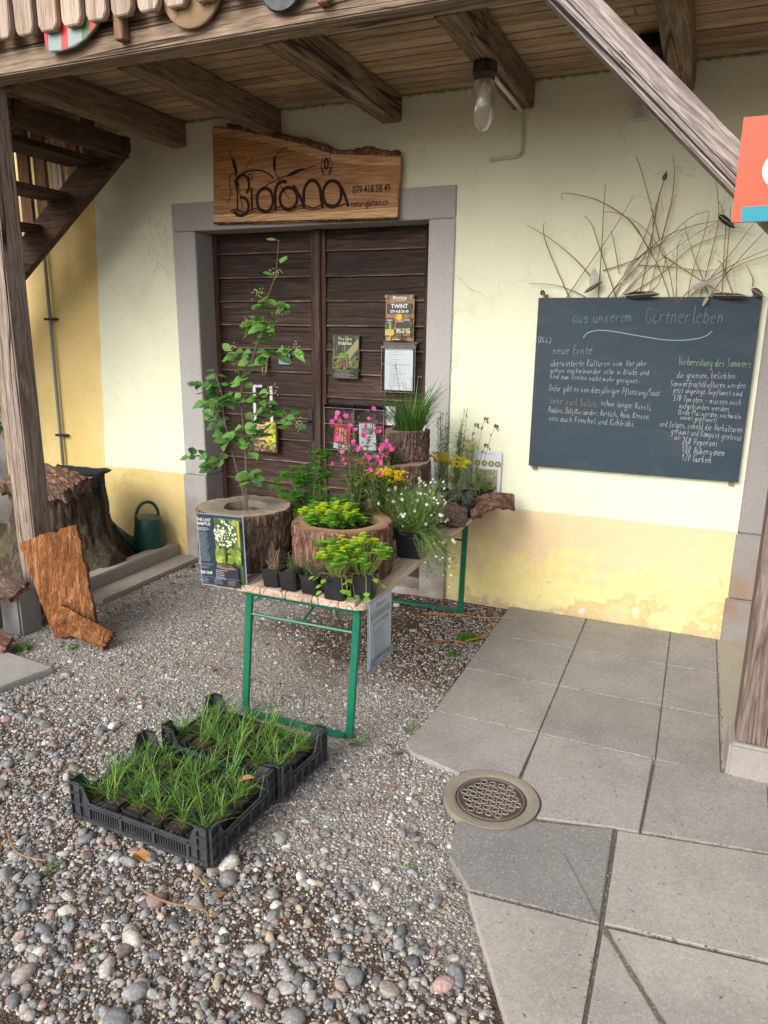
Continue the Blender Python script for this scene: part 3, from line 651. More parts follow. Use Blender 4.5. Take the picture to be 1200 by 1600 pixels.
# ================================================================ OBJECTS
# ---------------------------------------------------------------- writing
SF = {'a':"46 26 14 23 33 45 46 44 53",'b':"19 13|15 26 36 45 44 33 23 14",'c':"46 26 15 14 23 43",'d':"45 36 26 15 14 23 33 44|49 43 53",'e':"15 45 46 36 26 15 14 23 43",
'f':"49 39 28 23 21|16 46",'g':"46 26 15 14 23 33 45 46 43 41 30 11",'h':"19 13|15 26 36 45 43",'i':"26 23 33|27.5 28",'j':"36 32 20 10|37.5 38",'k':"19 13|46 14 43",'l':"29 24 33 43",
'm':"06 03|05 16 25 23|25 36 45 43",'n':"16 13|15 26 36 45 43",'o':"36 26 14 23 33 44 45 36",'p':"16 10|15 26 36 45 44 33 14",'r':"16 13|15 26 46",'s':"46 26 15 35 44 33 13",'t':"28 24 33 43|16 46",
'u':"16 14 23 33 44|46 43 53",'v':"16 23 46",'w':"06 13 25 33 46",'x':"16 43|46 13",'y':"16 14 33|46 43 31 10",'z':"16 46 13 43",
'A':"13 39 53|25 45",'B':"19 13|19 39 48 37 16|36 45 44 33 13",'D':"19 13|09 29 48 54 33 03",'E':"49 29 17 26 46|26 14 23 43",'F':"19 13|09 49|16 36",'G':"58 39 18 14 23 43 55 35",'K':"19 13|59 15 53",
'M':"03 19 35 59 63",'N':"13 19 43 49",'P':"19 13|19 39 48 46 35 15",'R':"19 13|19 39 48 36 15|36 53",'S':"49 29 17 26 45 44 33 13",'T':"09 59|39 33",'V':"19 33 59",
'0':"29 17 15 23 34 47 48 29",'1':"17 39 33",'2':"18 29 39 47 13 43",'3':"19 39 47 26 45 43 13",'4':"39 15 45|37 33",'5':"49 19 16 36 44 33 13",'6':"39 17 14 23 33 44 35 15",'7':"19 49 23",'8':"29 18 27 36 45 33 23 14 26 38 29",'9':"46 26 17 19 39 47 43",
'.':"23 24",',':"24 12",'(':"39 17 15 32",')':"19 37 35 12",'/':"01 59",'-':"15 45",':':"23 24|26 27"}
def strokes(ch):
    base = {'ä':'a','ö':'o','ü':'u'}.get(ch, ch); out = []
    for part in SF.get(base, "").split('|'):
        pts = []
        for tk in part.split():
            pts.append((float(tk[0]), float(tk[1:]) - 3))
        if pts: out.append(pts)
    if ch in 'äöü': out += [[(2,5),(2.1,5.3)],[(3.6,5),(3.7,5.3)]]
    return out
def smooth(pts, k=4):
    if len(pts) < 3: return pts
    P = [pts[0]]+list(pts)+[pts[-1]]; out = []
    for i in range(1, len(P)-2):
        p0,p1,p2,p3 = P[i-1],P[i],P[i+1],P[i+2]
        for j in range(k):
            t = j/k; out.append(tuple(.5*((2*b)+(-a_+c_)*t+(2*a_-5*b+4*c_-d_)*t*t+(-a_+3*b-3*c_+d_)*t**3) for a_,b,c_,d_ in zip(p0,p1,p2,p3)))
    out.append(tuple(pts[-1])); return out
def ribbon(mb, pts, w_, y, col):     # a flat stroke lying on a wall plane
    n = len(pts); vs = []
    for i in range(n):
        a_ = pts[max(0,i-1)]; b = pts[min(n-1,i+1)]; dx, dz = b[0]-a_[0], b[1]-a_[1]; L = math.hypot(dx, dz) or 1
        h = w_/2; vs += [(pts[i][0]-dz/L*h, y, pts[i][1]+dx/L*h), (pts[i][0]+dz/L*h, y, pts[i][1]-dx/L*h)]
    mb.add(vs, [(2*i, 2*i+2, 2*i+3, 2*i+1) for i in range(n-1)], col)
def hand(mb, text, x0, z0, x1, z1, size, w_, y, col):
    adv = {' ':3.2,'i':2.6,'l':3.2,'t':3.6,'.':2.2,',':2.2,'m':5.6,'w':5,'(':3,')':3,'f':3.6,'r':4,'M':6.6,'j':3}
    tot = sum(adv.get(c, 4.6) for c in text); k = math.hypot(x1-x0, z1-z0)/tot; sy = size/6.2; sl = (z1-z0)/(x1-x0); x = 0
    for ch in text:
        jz = rnd.uniform(-.15,.15); js = rnd.uniform(.9,1.1)
        for st in strokes(ch):
            pts = []
            for px_, pz in st:
                xx = (x+px_*.82*js+pz*.12+rnd.uniform(-.1,.1))*k; zz = (pz*js+jz+rnd.uniform(-.1,.1))*sy
                pts.append((x0+xx, z0+xx*sl+zz))
            ribbon(mb, smooth(pts, 3), w_*rnd.uniform(.75,1.15), y-rnd.uniform(0,.0004), tuple(c*rnd.uniform(.8,1.1) for c in col))
        x += adv.get(ch, 4.6)
def text_geo(s, size, align='LEFT', bold=0, xs=1):
    cu = bpy.data.curves.new('t', 'FONT'); cu.body = s; cu.size = size; cu.align_x = align; cu.offset = bold*size; cu.resolution_u = 2
    ob = bpy.data.objects.new('t', cu); C.objects.link(ob); dg = bpy.context.evaluated_depsgraph_get(); ev = ob.evaluated_get(dg); me = ev.to_mesh()
    vs = [(v.co.x*xs, v.co.y) for v in me.vertices]; fs = [list(p.vertices) for p in me.polygons]; ev.to_mesh_clear(); bpy.data.objects.remove(ob); bpy.data.curves.remove(cu)
    return vs, fs
class Sheet:                         # printed sheet, local x right, z down from the top-left corner, facing -y
    def __init__(s, w_, h, col, th=.002):
        s.w, s.h = w_, h; s.mb = MB(); s.mb.box(0, w_, 0, th, -h, 0, col); s.k = 0
    def lay(s, k=None): s.k += 1; return -.0003-.00006*s.k
    def poly(s, pts, col): y = s.lay(); s.mb.add([(p[0], y, -p[1]) for p in pts], [list(range(len(pts)))], col)
    def rect(s, x, z, w_, h, col): s.poly([(x,z+h),(x+w_,z+h),(x+w_,z),(x,z)], col)
    def disc(s, x, z, r, col, e=1, n=10): s.poly([(x+r*math.cos(2*math.pi*i/n), z-r*e*math.sin(2*math.pi*i/n)) for i in range(n)], col)
    def text(s, t, x, z, size, col, align='LEFT', bold=0, xs=1):
        vs, fs = text_geo(t, size, align, bold, xs); y = s.lay(); s.mb.add([(x+v[0], y, -(z-v[1])) for v in vs], fs, col)
    def lines(s, x, z, w_, n, dz, col, th=.0012):   # rows of print too small to read
        for i in range(n):
            xx = x; end = x+w_*rnd.uniform(.6,1)
            while xx < end:
                l = rnd.uniform(.004,.012); s.rect(xx, z+i*dz, min(l, end-xx), th, col); xx += l+.0025
    def blobs(s, x, z, w_, h, n, r, cols, e=1):
        for _ in range(n):
            c = rnd.choice(cols); k = rnd.uniform(.7,1.3); rr = r*rnd.uniform(.4,1.2)
            s.disc(min(max(x+rr, rnd.uniform(x, x+w_)), x+w_-rr), min(max(z+rr*e, rnd.uniform(z, z+h)), z+h-rr*e), rr, tuple(min(1,v*k) for v in c), e, 7)
    def put(s, name, parent, **kw): return s.mb.build(name, M['print'], parent, **kw)
BLK, WHT = (.02,.02,.02), (.80,.80,.78)
# ---------------------------------------------------------------- blackboard
t = thing('blackboard', 'large dark slate blackboard with chalk handwriting hung on the cream wall', 'blackboard', (.53, 0, 1.47))
mb = MB(); mb.box(-.066, 1.117, -.034, -.018, .968, 1.970, (1,1,1)); mb.build('panel', M['board'], t, bevel=.001)
nt = M['board'].node_tree; g = G(nt); b = nt.nodes['Principled BSDF']; src = b.inputs['Base Color'].links[0].from_socket
mp = g.n('ShaderNodeMapping', {'Vector': g.obj, 'Rotation': (0, .35, 0), 'Scale': (1, 1, 2.6)}).outputs[0]
c = g.mix(g.mr(g.noise(mp, 3.2, 6, .7, .6), .48, .78, 0, .22), src, (.13,.15,.165)); c = g.mix(g.mr(g.noise(mp, 60, 4, .7), .6, .8, 0, .25), c, (.16,.18,.19))
g.link(c, b.inputs['Base Color']); b.inputs['Specular IOR Level'].default_value = .3
for x in (-.045, 1.07):
    mb = MB(); mb.box(x, x+.028, -.0175, -.0005, .942, 1.99); mb.build('batten', M['picket_b'], t)
mb = MB(); ck = {'w':(.40,.43,.45),'g':(.13,.21,.22),'v':(.28,.28,.35),'r':(.28,.18,.14),'y':(.26,.33,.24)}
for tx,x0,z0,x1,z1,h,c in [('aus unserem',.137,1.83,.474,1.839,.062,'g'),('Gärtnerleben',.539,1.833,.945,1.835,.085,'g'),('(26.6.)',-.055,1.718,.022,1.712,.032,'w'),('neue Ernte',.034,1.649,.267,1.655,.048,'v'),
 ('überwinterte Kulturen vom Vorjahr',.027,1.578,.572,1.594,.038,'w'),('gehen nacheinander alle in Blüte und',.03,1.541,.59,1.545,.031,'w'),('sind zum Ernten nicht mehr geeignet.',.028,1.507,.539,1.496,.031,'w'),
 ('Dafür gibt es von diesjähriger Pflanzung/Saat',.029,1.435,.659,1.429,.038,'w'),('sehr viel Salat,',.038,1.359,.32,1.35,.042,'r'),('schon länger Nüssli,',.337,1.362,.619,1.347,.036,'w'),
 ('Radies, Dill/Koriander, Rettich, Asia, Kresse,',.034,1.305,.617,1.296,.033,'w'),('neu auch Fenchel und Kohlrabi.',.041,1.255,.537,1.247,.036,'w'),('Vorbereitung des Sommers',.736,1.606,1.105,1.603,.044,'y'),
 ('die grossen, beliebten',.737,1.535,1.036,1.539,.036,'w'),('Sommerfruchtkulturen werden',.708,1.488,1.092,1.49,.034,'w'),('jetzt angelegt. Gepflanzt sind',.722,1.453,1.081,1.448,.031,'w'),('370 Tomaten - müssen noch',.73,1.407,1.081,1.396,.034,'w'),
 ('aufgebunden werden',.764,1.369,1.025,1.361,.031,'w'),('(Ende Mai werden nochmals',.764,1.333,1.09,1.323,.031,'w'),('soviel gepflanzt)',.777,1.305,.97,1.298,.028,'w'),('und folgen, sobald die Vorkulturen',.673,1.259,1.105,1.25,.036,'w'),
 ('geräumt und Kompost gestreut',.738,1.222,1.105,1.204,.036,'w'),('ist:',.755,1.187,.8,1.186,.03,'w'),('260 Peperoni',.802,1.164,.985,1.163,.042,'w'),('180 Auberginen',.803,1.117,1.03,1.112,.042,'w'),('120 Gurken',.808,1.072,.966,1.067,.042,'w')]:
    hand(mb, tx, x0, z0, x1, z1, h, (.0020 if h < .04 else .0026) if c in 'wyvr' else .0038, -.0348, ck[c])
ribbon(mb, smooth([(.209,1.744),(.232,1.773),(.292,1.788),(.381,1.782),(.522,1.759),(.659,1.74),(.775,1.742),(.855,1.76),(.893,1.791)], 6), .005, -.0348, (.30,.33,.34))
mb.build('chalk_writing', M['chalk'], t)
# twigs fixed behind the top edge
tw = thing('twig_arrangement', 'spray of thin dry willow twigs stuck up behind the top of the blackboard', 'dried twigs', (.5, -.012, 1.96))
TW = [[(.088,1.963),(.233,2.182),(.336,2.336),(.42,2.483)],[(.113,1.963),(-.036,2.259),(-.061,2.363),(-.05,2.38)],[(.215,1.963),(.152,1.998),(.028,2.041),(-.124,2.052)],[(.229,2.079),(.127,2.185),(-.013,2.293),(-.153,2.373)],
[(.274,1.962),(.272,2.283),(.269,2.45),(.272,2.57)],[(.337,2.054),(.264,2.227),(.207,2.364),(.163,2.413)],[(.379,2.099),(.343,2.247),(.32,2.326)],[(.525,2.219),(.423,2.366),(.268,2.472),(.149,2.517),(.036,2.536),(.043,2.492)],
[(.356,1.962),(.47,2.221),(.521,2.383),(.553,2.499),(.579,2.624)],[(.501,2.007),(.533,2.252),(.547,2.446),(.574,2.562)],[(.575,2.272),(.515,2.448),(.456,2.611),(.419,2.693)],[(.586,2.272),(.619,2.485),(.617,2.611),(.6,2.695)],
[(.546,1.995),(.614,2.422),(.637,2.493)],[(.285,2.118),(.441,2.166),(.588,2.25),(.709,2.332)],[(.321,1.962),(.484,2.187),(.588,2.25),(.716,2.364),(.806,2.396)],[(.433,2.132),(.586,2.272),(.74,2.331),(.883,2.351)],
[(.66,1.96),(.59,2.118),(.474,2.298),(.375,2.401),(.266,2.422)],[(.682,1.96),(.619,2.161),(.493,2.33),(.375,2.401)],[(.594,2.195),(.767,2.081),(.891,2.003),(.957,1.97)],[(.693,1.96),(.673,2.214),(.69,2.259)],
[(.823,2.047),(.769,2.158),(.713,2.289),(.697,2.343)],[(.823,2.047),(.852,2.262),(.858,2.389),(.823,2.572)],[(.92,1.981),(.905,2.208),(.892,2.366),(.846,2.457)],[(.97,1.991),(.903,2.133),(.88,2.155)],
[(.744,1.993),(.921,2.111),(1.017,2.162),(1.2,2.24)],[(.786,2.004),(.923,2.089),(1.009,2.141),(1.2,2.20)],[(.853,2.069),(.951,2.206),(1.035,2.341)],[(.889,2.025),(.977,2.152),(1.098,2.306)],[(1.064,2.023),(1.058,2.066),(1.02,2.13)],
[(.923,2.089),(.919,2.26),(.911,2.417)],[(.432,2.007),(.515,2.097),(.696,2.246),(.844,2.337)],[(.456,1.996),(.603,2.095),(.751,2.234),(.92,2.292)],[(.477,2.142),(.655,2.127),(.817,2.102),(.879,2.112)],[(.352,2.008),(.506,2.186),(.548,2.436),(.552,2.51)],
[(.411,1.996),(.531,2.163),(.532,2.382),(.517,2.426)],[(.557,2.006),(.597,2.051),(.616,2.183),(.578,2.239)],[(.75,1.96),(.76,2.1),(.80,2.3),(.81,2.40)]]
for q in TW:
    p = smooth(q, 4); d0 = rnd.uniform(-.02, 0); d1 = rnd.uniform(-.10, -.01); n = len(p); (xa,za),(xb,zb) = q[0], q[1]
    ext = [(xa+(xa-xb)*(za-1.93)/max(.05,abs(zb-za)) if q[0][1] < 2.06 else xa, 1.93)] if za < 2.06 and zb > za+.05 else []
    ext = [(min(max(e[0], xa-.05), xa+.05), e[1]) for e in ext]
    p = ext+p; n = len(p)
    mb = MB(); mb.tube([(x, -.012+d0+(d1-d0)*(i/(n-1)), z) for i, (x, z) in enumerate(p)], [.0031-(.0018*i/(n-1)) for i in range(n)], 5, (rnd.uniform(.6,1.5),)*3)
    mb.build('twig', M['twig'], tw, True)
def feather(label, x, z, dx, dz, L, W, c1, c2, y=-.055):
    d = Vector((dx, -.15, dz)).normalized(); t = thing('feather', label, 'feather', (x, y, z))
    mb = MB(); mb.tube([d*(L*.0), d*(L*1.0)], [.0016,.0006], 4, (.7,.68,.6)); mb.build('quill', M['dry'], t, loc=L0)
    mb = MB(); mb.leaf(d*L*.25, d, L*.78, W, c1, (.2,.8,1,.95,.8,.5,.05), .15, .05, (0,1,0)); mb.leaf(d*L*.72, d, L*.33, W*.8, c2, (.8,1,.7,.3,.02), .17, .03, (0,1,0)); mb.build('vane', M['dry'], t, loc=L0)
feather('pale grey upright feather above the left half of the blackboard', .245, 1.975, .02, 1, .155, .05, (.50,.50,.46), (.55,.54,.50))
feather('dark feather leaning right above the left half of the blackboard', .165, 1.975, .8, .5, .15, .022, (.03,.028,.03), (.03,.028,.03), -.05)
feather('brown and grey feather among the twigs left of the middle of the blackboard', .40, 2.05, .35, .8, .12, .028, (.35,.32,.28), (.08,.07,.06))
feather('grey barred feather tilted right over the right half of the blackboard', .72, 1.99, .9, .42, .17, .03, (.40,.38,.37), (.30,.28,.28), -.06)
feather('brown feather hanging down over the top edge of the blackboard', .86, 1.99, -.35, -.8, .075, .02, (.32,.27,.22), (.40,.36,.30), -.06)
feather('white quill with a dark tip near the right end of the blackboard', .99, 1.975, -.25, 1, .15, .012, (.62,.62,.58), (.1,.1,.1))
feather('small dark feather at the top left corner of the blackboard', -.03, 1.972, -.3, .8, .045, .03, (.04,.04,.05), (.04,.04,.05))
feather('black feather curling from the tall twig right of the blackboard middle', .83, 2.40, .75, -.6, .14, .035, (.02,.02,.022), (.02,.02,.022), -.08)
feather('small black feather at the tip of the tallest twig', .565, 2.545, .2, .7, .06, .022, (.02,.018,.018), (.02,.018,.018), -.08)
feather('dark wide feather lying on the middle of the top edge of the blackboard', .36, 1.975, 1, .06, .24, .04, (.03,.025,.025), (.16,.12,.09), -.045)
feather('dark feather lying on the right part of the top edge of the blackboard', .80, 1.98, 1, -.03, .24, .03, (.035,.03,.03), (.10,.08,.07), -.045)
feather('dark brown feather pointing right at the top right corner of the blackboard', 1.04, 2.02, .8, -.5, .09, .035, (.09,.06,.045), (.12,.09,.07))
# ---------------------------------------------------------------- sign board over the door
t = thing('shop_sign', 'thick live-edge wooden board with burnt-in lettering fixed over the door', 'sign', (-1.6, 0, 2.7))
out = [(-2.309,3.083),(-2.218,3.071),(-2.078,3.043),(-1.98,3.016),(-1.883,3.0),(-1.764,2.964),(-1.656,2.936),(-1.609,2.930),(-1.554,2.905),(-1.418,2.858),(-1.337,2.842),(-1.24,2.838),(-1.131,2.834),(-1.066,2.820),(-.952,2.805),(-.946,2.737),(-.961,2.6),(-.966,2.452),(-1.238,2.452),(-1.608,2.455),(-2.0,2.462),(-2.332,2.480)]
mb = MB(); mb.prism(out[::-1], -.055, -.014); mb.build('plank', M['signwood'], t, bevel=.003)
def edge_bark(name, top, w0, zoff):
    mb = MB(); n = len(top); vs = []
    for i, (x, z) in enumerate(top):
        a_ = w0*(.6+.9*abs(noise.noise(Vector((x*9, 3, z*4))))) + rnd.uniform(0,.004)
        for yy_, dz in ((-.057,-.35*a_*zoff),(-.062,.5*a_*zoff),(-.045,a_*zoff),(-.016,.9*a_*zoff),(-.014,-.3*a_*zoff)): vs.append((x, yy_, z+dz))
    fs = [(i*5+j, i*5+j+1, (i+1)*5+j+1, (i+1)*5+j) for i in range(n-1) for j in range(4)]
    fs += [(0,1,2,3,4), tuple((n-1)*5+j for j in (4,3,2,1,0))]
    mb.add(vs, fs); mb.build(name, M['bark_red'], t, loc=None)
tp = []
for (xa,za),(xb,zb) in zip(out[:14], out[1:15]):
    n = max(2, int(abs(xb-xa)/.012)); tp += [(xa+(xb-xa)*i/n, za+(zb-za)*i/n+.006*noise.noise(Vector(((xa+(xb-xa)*i/n)*30,0,0)))) for i in range(n)]
edge_bark('bark_edge', [p for p in tp if p[0] > -2.2], .030, 1)
bt = [(x, 2.478-(x+2.33)*.02) for x in np.linspace(-2.33, -.97, 90)]; edge_bark('bark_edge', bt, .010, -1)
mb = MB(); lg = (.026,.010,.006); y = -.0562
pale = (.46,.26,.11)
mb2 = MB(); mb2.add([(x, -.0556, z) for x, z in [(-2.30,3.07),(-2.078,3.035),(-1.883,2.985),(-1.656,2.925),(-1.418,2.845),(-1.24,2.825),(-.95,2.79),(-.95,2.745),(-1.22,2.770),(-1.42,2.80),(-1.66,2.875),(-1.90,2.95),(-2.305,3.035)]], [list(range(12,-1,-1))], (1.5,1.9,2.3))
mb2.add([(x, -.0556, z) for x, z in [(-2.33,2.535),(-1.9,2.515),(-1.4,2.505),(-.962,2.512),(-.965,2.458),(-1.6,2.458),(-2.33,2.485)]], [list(range(6,-1,-1))], (1.5,1.9,2.3))
mb2.build('sapwood_band', M['signwood'], t)
def ring(cx, cz, rx, rz, a0, a1, w_, n=20, yy=y): ribbon(mb, [(cx+rx*math.cos(R(a0+(a1-a0)*i/n)), cz+rz*math.sin(R(a0+(a1-a0)*i/n))) for i in range(n+1)], w_, yy, lg)
W_ = .021
# B, i, o, r, a, n, a : round letters standing on a wavy line
ring(-2.105,2.572,.062,.058,-150,95,W_); ring(-2.085,2.705,.050,.062,-60,200,W_*.9, yy=y-.0004); ribbon(mb, [(-2.135,2.54),(-2.128,2.66),(-2.15,2.74)], .012, y-.0008, lg)
ribbon(mb, [(-2.017,2.685),(-2.016,2.545)], .017, y, lg); ring(-2.02,2.752,.014,.017,0,360,.008)
ring(-1.915,2.602,.062,.074,0,360,W_); ribbon(mb, [(-1.835,2.66),(-1.835,2.53)], W_, y-.0003, lg); ring(-1.775,2.645,.058,.062,60,180,W_, yy=y-.0005)
ring(-1.735,2.602,.066,.066,0,360,W_, yy=y-.0008); ribbon(mb, smooth([(-1.70,2.68),(-1.655,2.62),(-1.615,2.535)],4), W_*.9, y-.0011, lg)
ring(-1.56,2.615,.062,.085,-5,180,W_); ribbon(mb, [(-1.622,2.615),(-1.622,2.545)], W_, y-.0003, lg); ribbon(mb, [(-1.498,2.61),(-1.485,2.53)], W_, y-.0003, lg)
ring(-1.415,2.612,.066,.078,0,360,W_, yy=y-.0008); ribbon(mb, smooth([(-1.375,2.68),(-1.335,2.62),(-1.30,2.53)],4), W_*.9, y-.0011, lg)
wav = [(-2.19+i*.03, 2.545+.010*math.sin(i*1.1)) for i in range(30)]; ribbon(mb, smooth(wav,2), .009, y-.0014, lg); ribbon(mb, [(x+.01, z-.014+.004*math.sin(x*40)) for x, z in wav[:26]], .006, y-.0014, lg)
ring(-2.0,2.70,.16,.09,150,20,.010); 
def reed(pts, w_=.006): ribbon(mb, smooth(pts, 5), w_, y-.0017, lg)
def cattail(x0, z0, x1, z1):
    n = 8; mb.add([(x0+(x1-x0)*i/n*1.0-(z1-z0)/math.hypot(x1-x0,z1-z0)*s_*.012*math.sin(math.pi*(.08+.84*i/n)), y-.002, z0+(z1-z0)*i/n+(x1-x0)/math.hypot(x1-x0,z1-z0)*s_*.012*math.sin(math.pi*(.08+.84*i/n))) for i in range(n+1) for s_ in (1,-1)], [(2*i,2*i+2,2*i+3,2*i+1) for i in range(n)], lg)
reed([(-2.09,2.56),(-2.12,2.70),(-2.145,2.80),(-2.18,2.93)]); cattail(-2.125,2.77,-2.155,2.88); reed([(-2.10,2.73),(-2.06,2.80),(-2.0,2.865)], .004)
reed([(-2.21,2.60),(-2.18,2.66),(-2.19,2.74),(-2.15,2.78),(-2.11,2.70)], .006)
reed([(-2.0,2.63),(-1.9,2.69),(-1.80,2.725),(-1.66,2.76),(-1.53,2.785)], .007); cattail(-1.75,2.735,-1.62,2.775)
reed([(-1.80,2.72),(-1.835,2.78),(-1.825,2.86),(-1.77,2.90),(-1.73,2.905)], .006); cattail(-1.835,2.77,-1.835,2.86); reed([(-1.80,2.72),(-1.79,2.68),(-1.73,2.60)], .005)
# little frog emblem in an oval
ring(-1.455,2.775,.040,.050,0,360,.004, 24); ring(-1.455,2.79,.012,.028,0,360,.012,14)
for sx_ in (-1, 1):
    reed([(-1.455+sx_*.012,2.80),(-1.455+sx_*.030,2.815),(-1.455+sx_*.022,2.835)], .005); reed([(-1.455+sx_*.010,2.765),(-1.455+sx_*.035,2.765),(-1.455+sx_*.018,2.738),(-1.455+sx_*.034,2.722)], .006)
vs, fs = text_geo('079 418 58 49', .062, bold=.012, xs=.72); mb.add([(-1.272+v[0], y-.0005, 2.605+v[1]) for v in vs], fs, lg)
vs, fs = text_geo('natur-gärten.ch', .060, bold=.008, xs=.70); mb.add([(-1.285+v[0], y-.0005, 2.525+v[1]) for v in vs], fs, lg)
mb.build('burnt_lettering', M['chalk'], t)
for bx in (-2.2, -1.1):
    mb = MB(); mb.box(bx,bx+.04,-.0135,0,2.55,2.75); mb.build('bracket', M['iron'], t)
# ---------------------------------------------------------------- lamp, cable, boxes
t = thing('bulkhead_lamp', 'unlit lamp with long clear glass dome screwed under the joist', 'lamp', (-.225, -.80, 3.0))
mb = MB(); mb.lathe([(.0,0),(.058,0),(.060,-.005),(.060,-.052),(.052,-.060),(.050,-.080),(.044,-.082),(0,-.08)], 8); mb.obox(Matrix.Translation((0,-.058,-.028)), .03,.012,.03)
mb.build('housing', plain('brown_bakelite', (.035,.025,.022), .4, .2, 20), t, 'auto', loc=L0)
mb = MB(); mb.lathe([(.048,-.082),(.054,-.12),(.056,-.17),(.052,-.22),(.041,-.262),(.023,-.288),(.001,-.297)], 24); mb.build('glass_dome', M['glass'], t, True, loc=L0)
mb = MB(); mb.lathe([(.001,-.082),(.014,-.085),(.015,-.105),(.026,-.135),(.029,-.155),(.024,-.178),(.001,-.188)], 16); mb.build('bulb', plain('milky_bulb', (.6,.6,.58), .3, .05), t, True, loc=L0)
mb = MB(); mb.tube([(-.225,-.74,2.985),(-.225,-.03,2.985)], .011, 8); mb.tube([(-.225,-.03,2.985),(-.22,-.016,2.965),(-.218,-.012,2.90),(-.212,-.012,2.80),(-.222,-.012,2.765),(-.25,-.012,2.752),(-.405,-.012,2.745)], .0095, 8, (.95,.93,.75))
tag(mb.build('cable_conduit', plain('painted_conduit', (.62,.60,.50), .5, .1, 20), None, True), 'thin conduit from the lamp along the joist and down the cream wall', 'conduit')
t = thing('junction_box', 'small square grey junction box high on the wall behind the slanting brace', 'junction box', (.415,0,2.92))
mb = MB(); mb.box(.377,.450,-.045,0,2.878,2.962); mb.build('casing', M['white'], t, bevel=.006); mb = MB(); mb.box(.385,.442,-.049,-.0455,2.886,2.915,(.8,.8,.8)); mb.box(.398,.428,-.050,-.0455,2.925,2.95,(.85,.85,.85)); mb.build('lid', M['white'], t, bevel=.002)
mb = MB(); mb.tube([(.405,-.02,2.962),(.40,-.02,3.0),(.40,-.02,3.14)], .004, 5); mb.tube([(.425,-.02,2.962),(.43,-.02,3.02),(.425,-.02,3.14)], .004, 5); mb.build('wire', M['white'], t)
t = thing('vent_pipe', 'dark round pipe mouth under the boards beside the right joist', 'pipe', (.49,-.40,3.07))
mb = MB(); mb.lathe([(.070,.09),(.072,.0),(.078,-.005),(.078,-.02),(.066,-.02),(.062,.08),(0,.08)], 28); o = mb.build('pipe_mouth', plain('sooty_pipe', (.035,.028,.024), .7), t, True, loc=L0, rot=(R(55),0,0))
mb = MB(); mb.box(-.02,.02,-.05,.0,.0,.075); mb.build('bracket', M['iron'], t, loc=L0)
t = thing('wall_conduit', 'thin grey pipe running up the yellow stripe of the wall', 'pipe', (-3.96,0,.5))
mb = MB(); mb.tube([(-3.972,-.03,.0),(-3.966,-.03,1.2),(-3.954,-.03,2.43),(-3.95,-.03,3.14)], .013, 8); mb.build('tube', M['pvc'], t, True)
for z in (1.83, .9): 
    mb = MB(); mb.box(-4.01,-3.90,-.045,0,z-.009,z+.009); mb.build('clip', M['iron'], t)
# ---------------------------------------------------------------- things hung on the railing
t = thing('painted_board', 'rounded board painted with red, grey-blue and green stripes behind the pickets', 'painted board', (-1.95,-1.52,3.2))
cx, cz, rr = -2.0, 3.30, .26
arcp = [(-2.185,3.060),(-2.16,3.046),(-2.09,3.042),(-2.0,3.050),(-1.93,3.075),(-1.86,3.12),(-1.80,3.19),(-1.765,3.28),(-1.76,3.55),(-2.19,3.55)]
mb = MB(); mb.prism(arcp, -1.545, -1.530, (.12,.10,.09)); mb.build('panel', M['print'], t)
mb = MB(); R_, Bl, Gn = (.62,.03,.025), (.27,.34,.35), (.10,.20,.07)
def strip(pts, col, y=-1.5462): mb.add([(p[0], y, p[1]) for p in pts], [list(range(len(pts)))], col)
strip([(-2.183,3.068),(-2.170,3.056),(-2.165,3.14),(-2.187,3.14)], R_); strip([(-2.166,3.052),(-2.085,3.046),(-2.07,3.20),(-2.16,3.16)], Bl); strip([(-2.083,3.046),(-2.045,3.050),(-2.03,3.20),(-2.03,3.38),(-2.18,3.38),(-2.16,3.165),(-2.075,3.20)], R_)
strip([(-2.043,3.050),(-1.955,3.069),(-1.945,3.155),(-2.035,3.165)], Bl); strip([(-1.953,3.070),(-1.905,3.095),(-1.88,3.30),(-2.02,3.5),(-2.06,3.5),(-1.93,3.28)], Gn); strip([(-2.03,3.167),(-1.945,3.157),(-1.94,3.20),(-2.03,3.22)], R_, -1.5466); strip([(-1.902,3.097),(-1.865,3.125),(-1.835,3.16),(-1.845,3.22),(-1.90,3.20)], R_)
strip([(-1.83,3.165),(-1.80,3.20),(-1.775,3.28),(-1.78,3.5),(-1.87,3.5),(-1.87,3.22)], (.05,.10,.28))
mb.build('paint_stripe', M['print'], t)
t = thing('wood_slice', 'round slice of pale wood with yellow paint hung under the pickets', 'wood slice', (-1.335,-1.53,3.20))
mb = MB(); mb.lathe([(.001,.012),(.150,.012),(.158,.006),(.158,-.006),(.150,-.012),(.001,-.012)], 40); mb.build('disc', cutwood('slice_wood', (.45,.30,.16), (.34,.23,.14), .16), t, 'auto', loc=L0, rot=(R(90),0,0))
mb = MB(); pts = [(.09*math.cos(a)*(1+.3*noise.noise(Vector((math.cos(a)*2,math.sin(a)*2,5)))), -.0128, .09*math.sin(a)+.05) for a in np.linspace(0,6.283,24)[:-1]]; mb.add(pts, [list(range(22,-1,-1))], (.62,.42,.06)); mb.build('paint_patch', M['print'], t, loc=L0)
t = thing('dark_pan', 'dark round metal disc hanging above the beam', 'disc', (-.885,-1.53,3.145))
mb = MB(); mb.lathe([(.001,.01),(.098,.01),(.104,.0),(.098,-.014),(.001,-.018)], 36); mb.build('plate', M['iron'], t, 'auto', loc=L0, rot=(R(90),0,0))
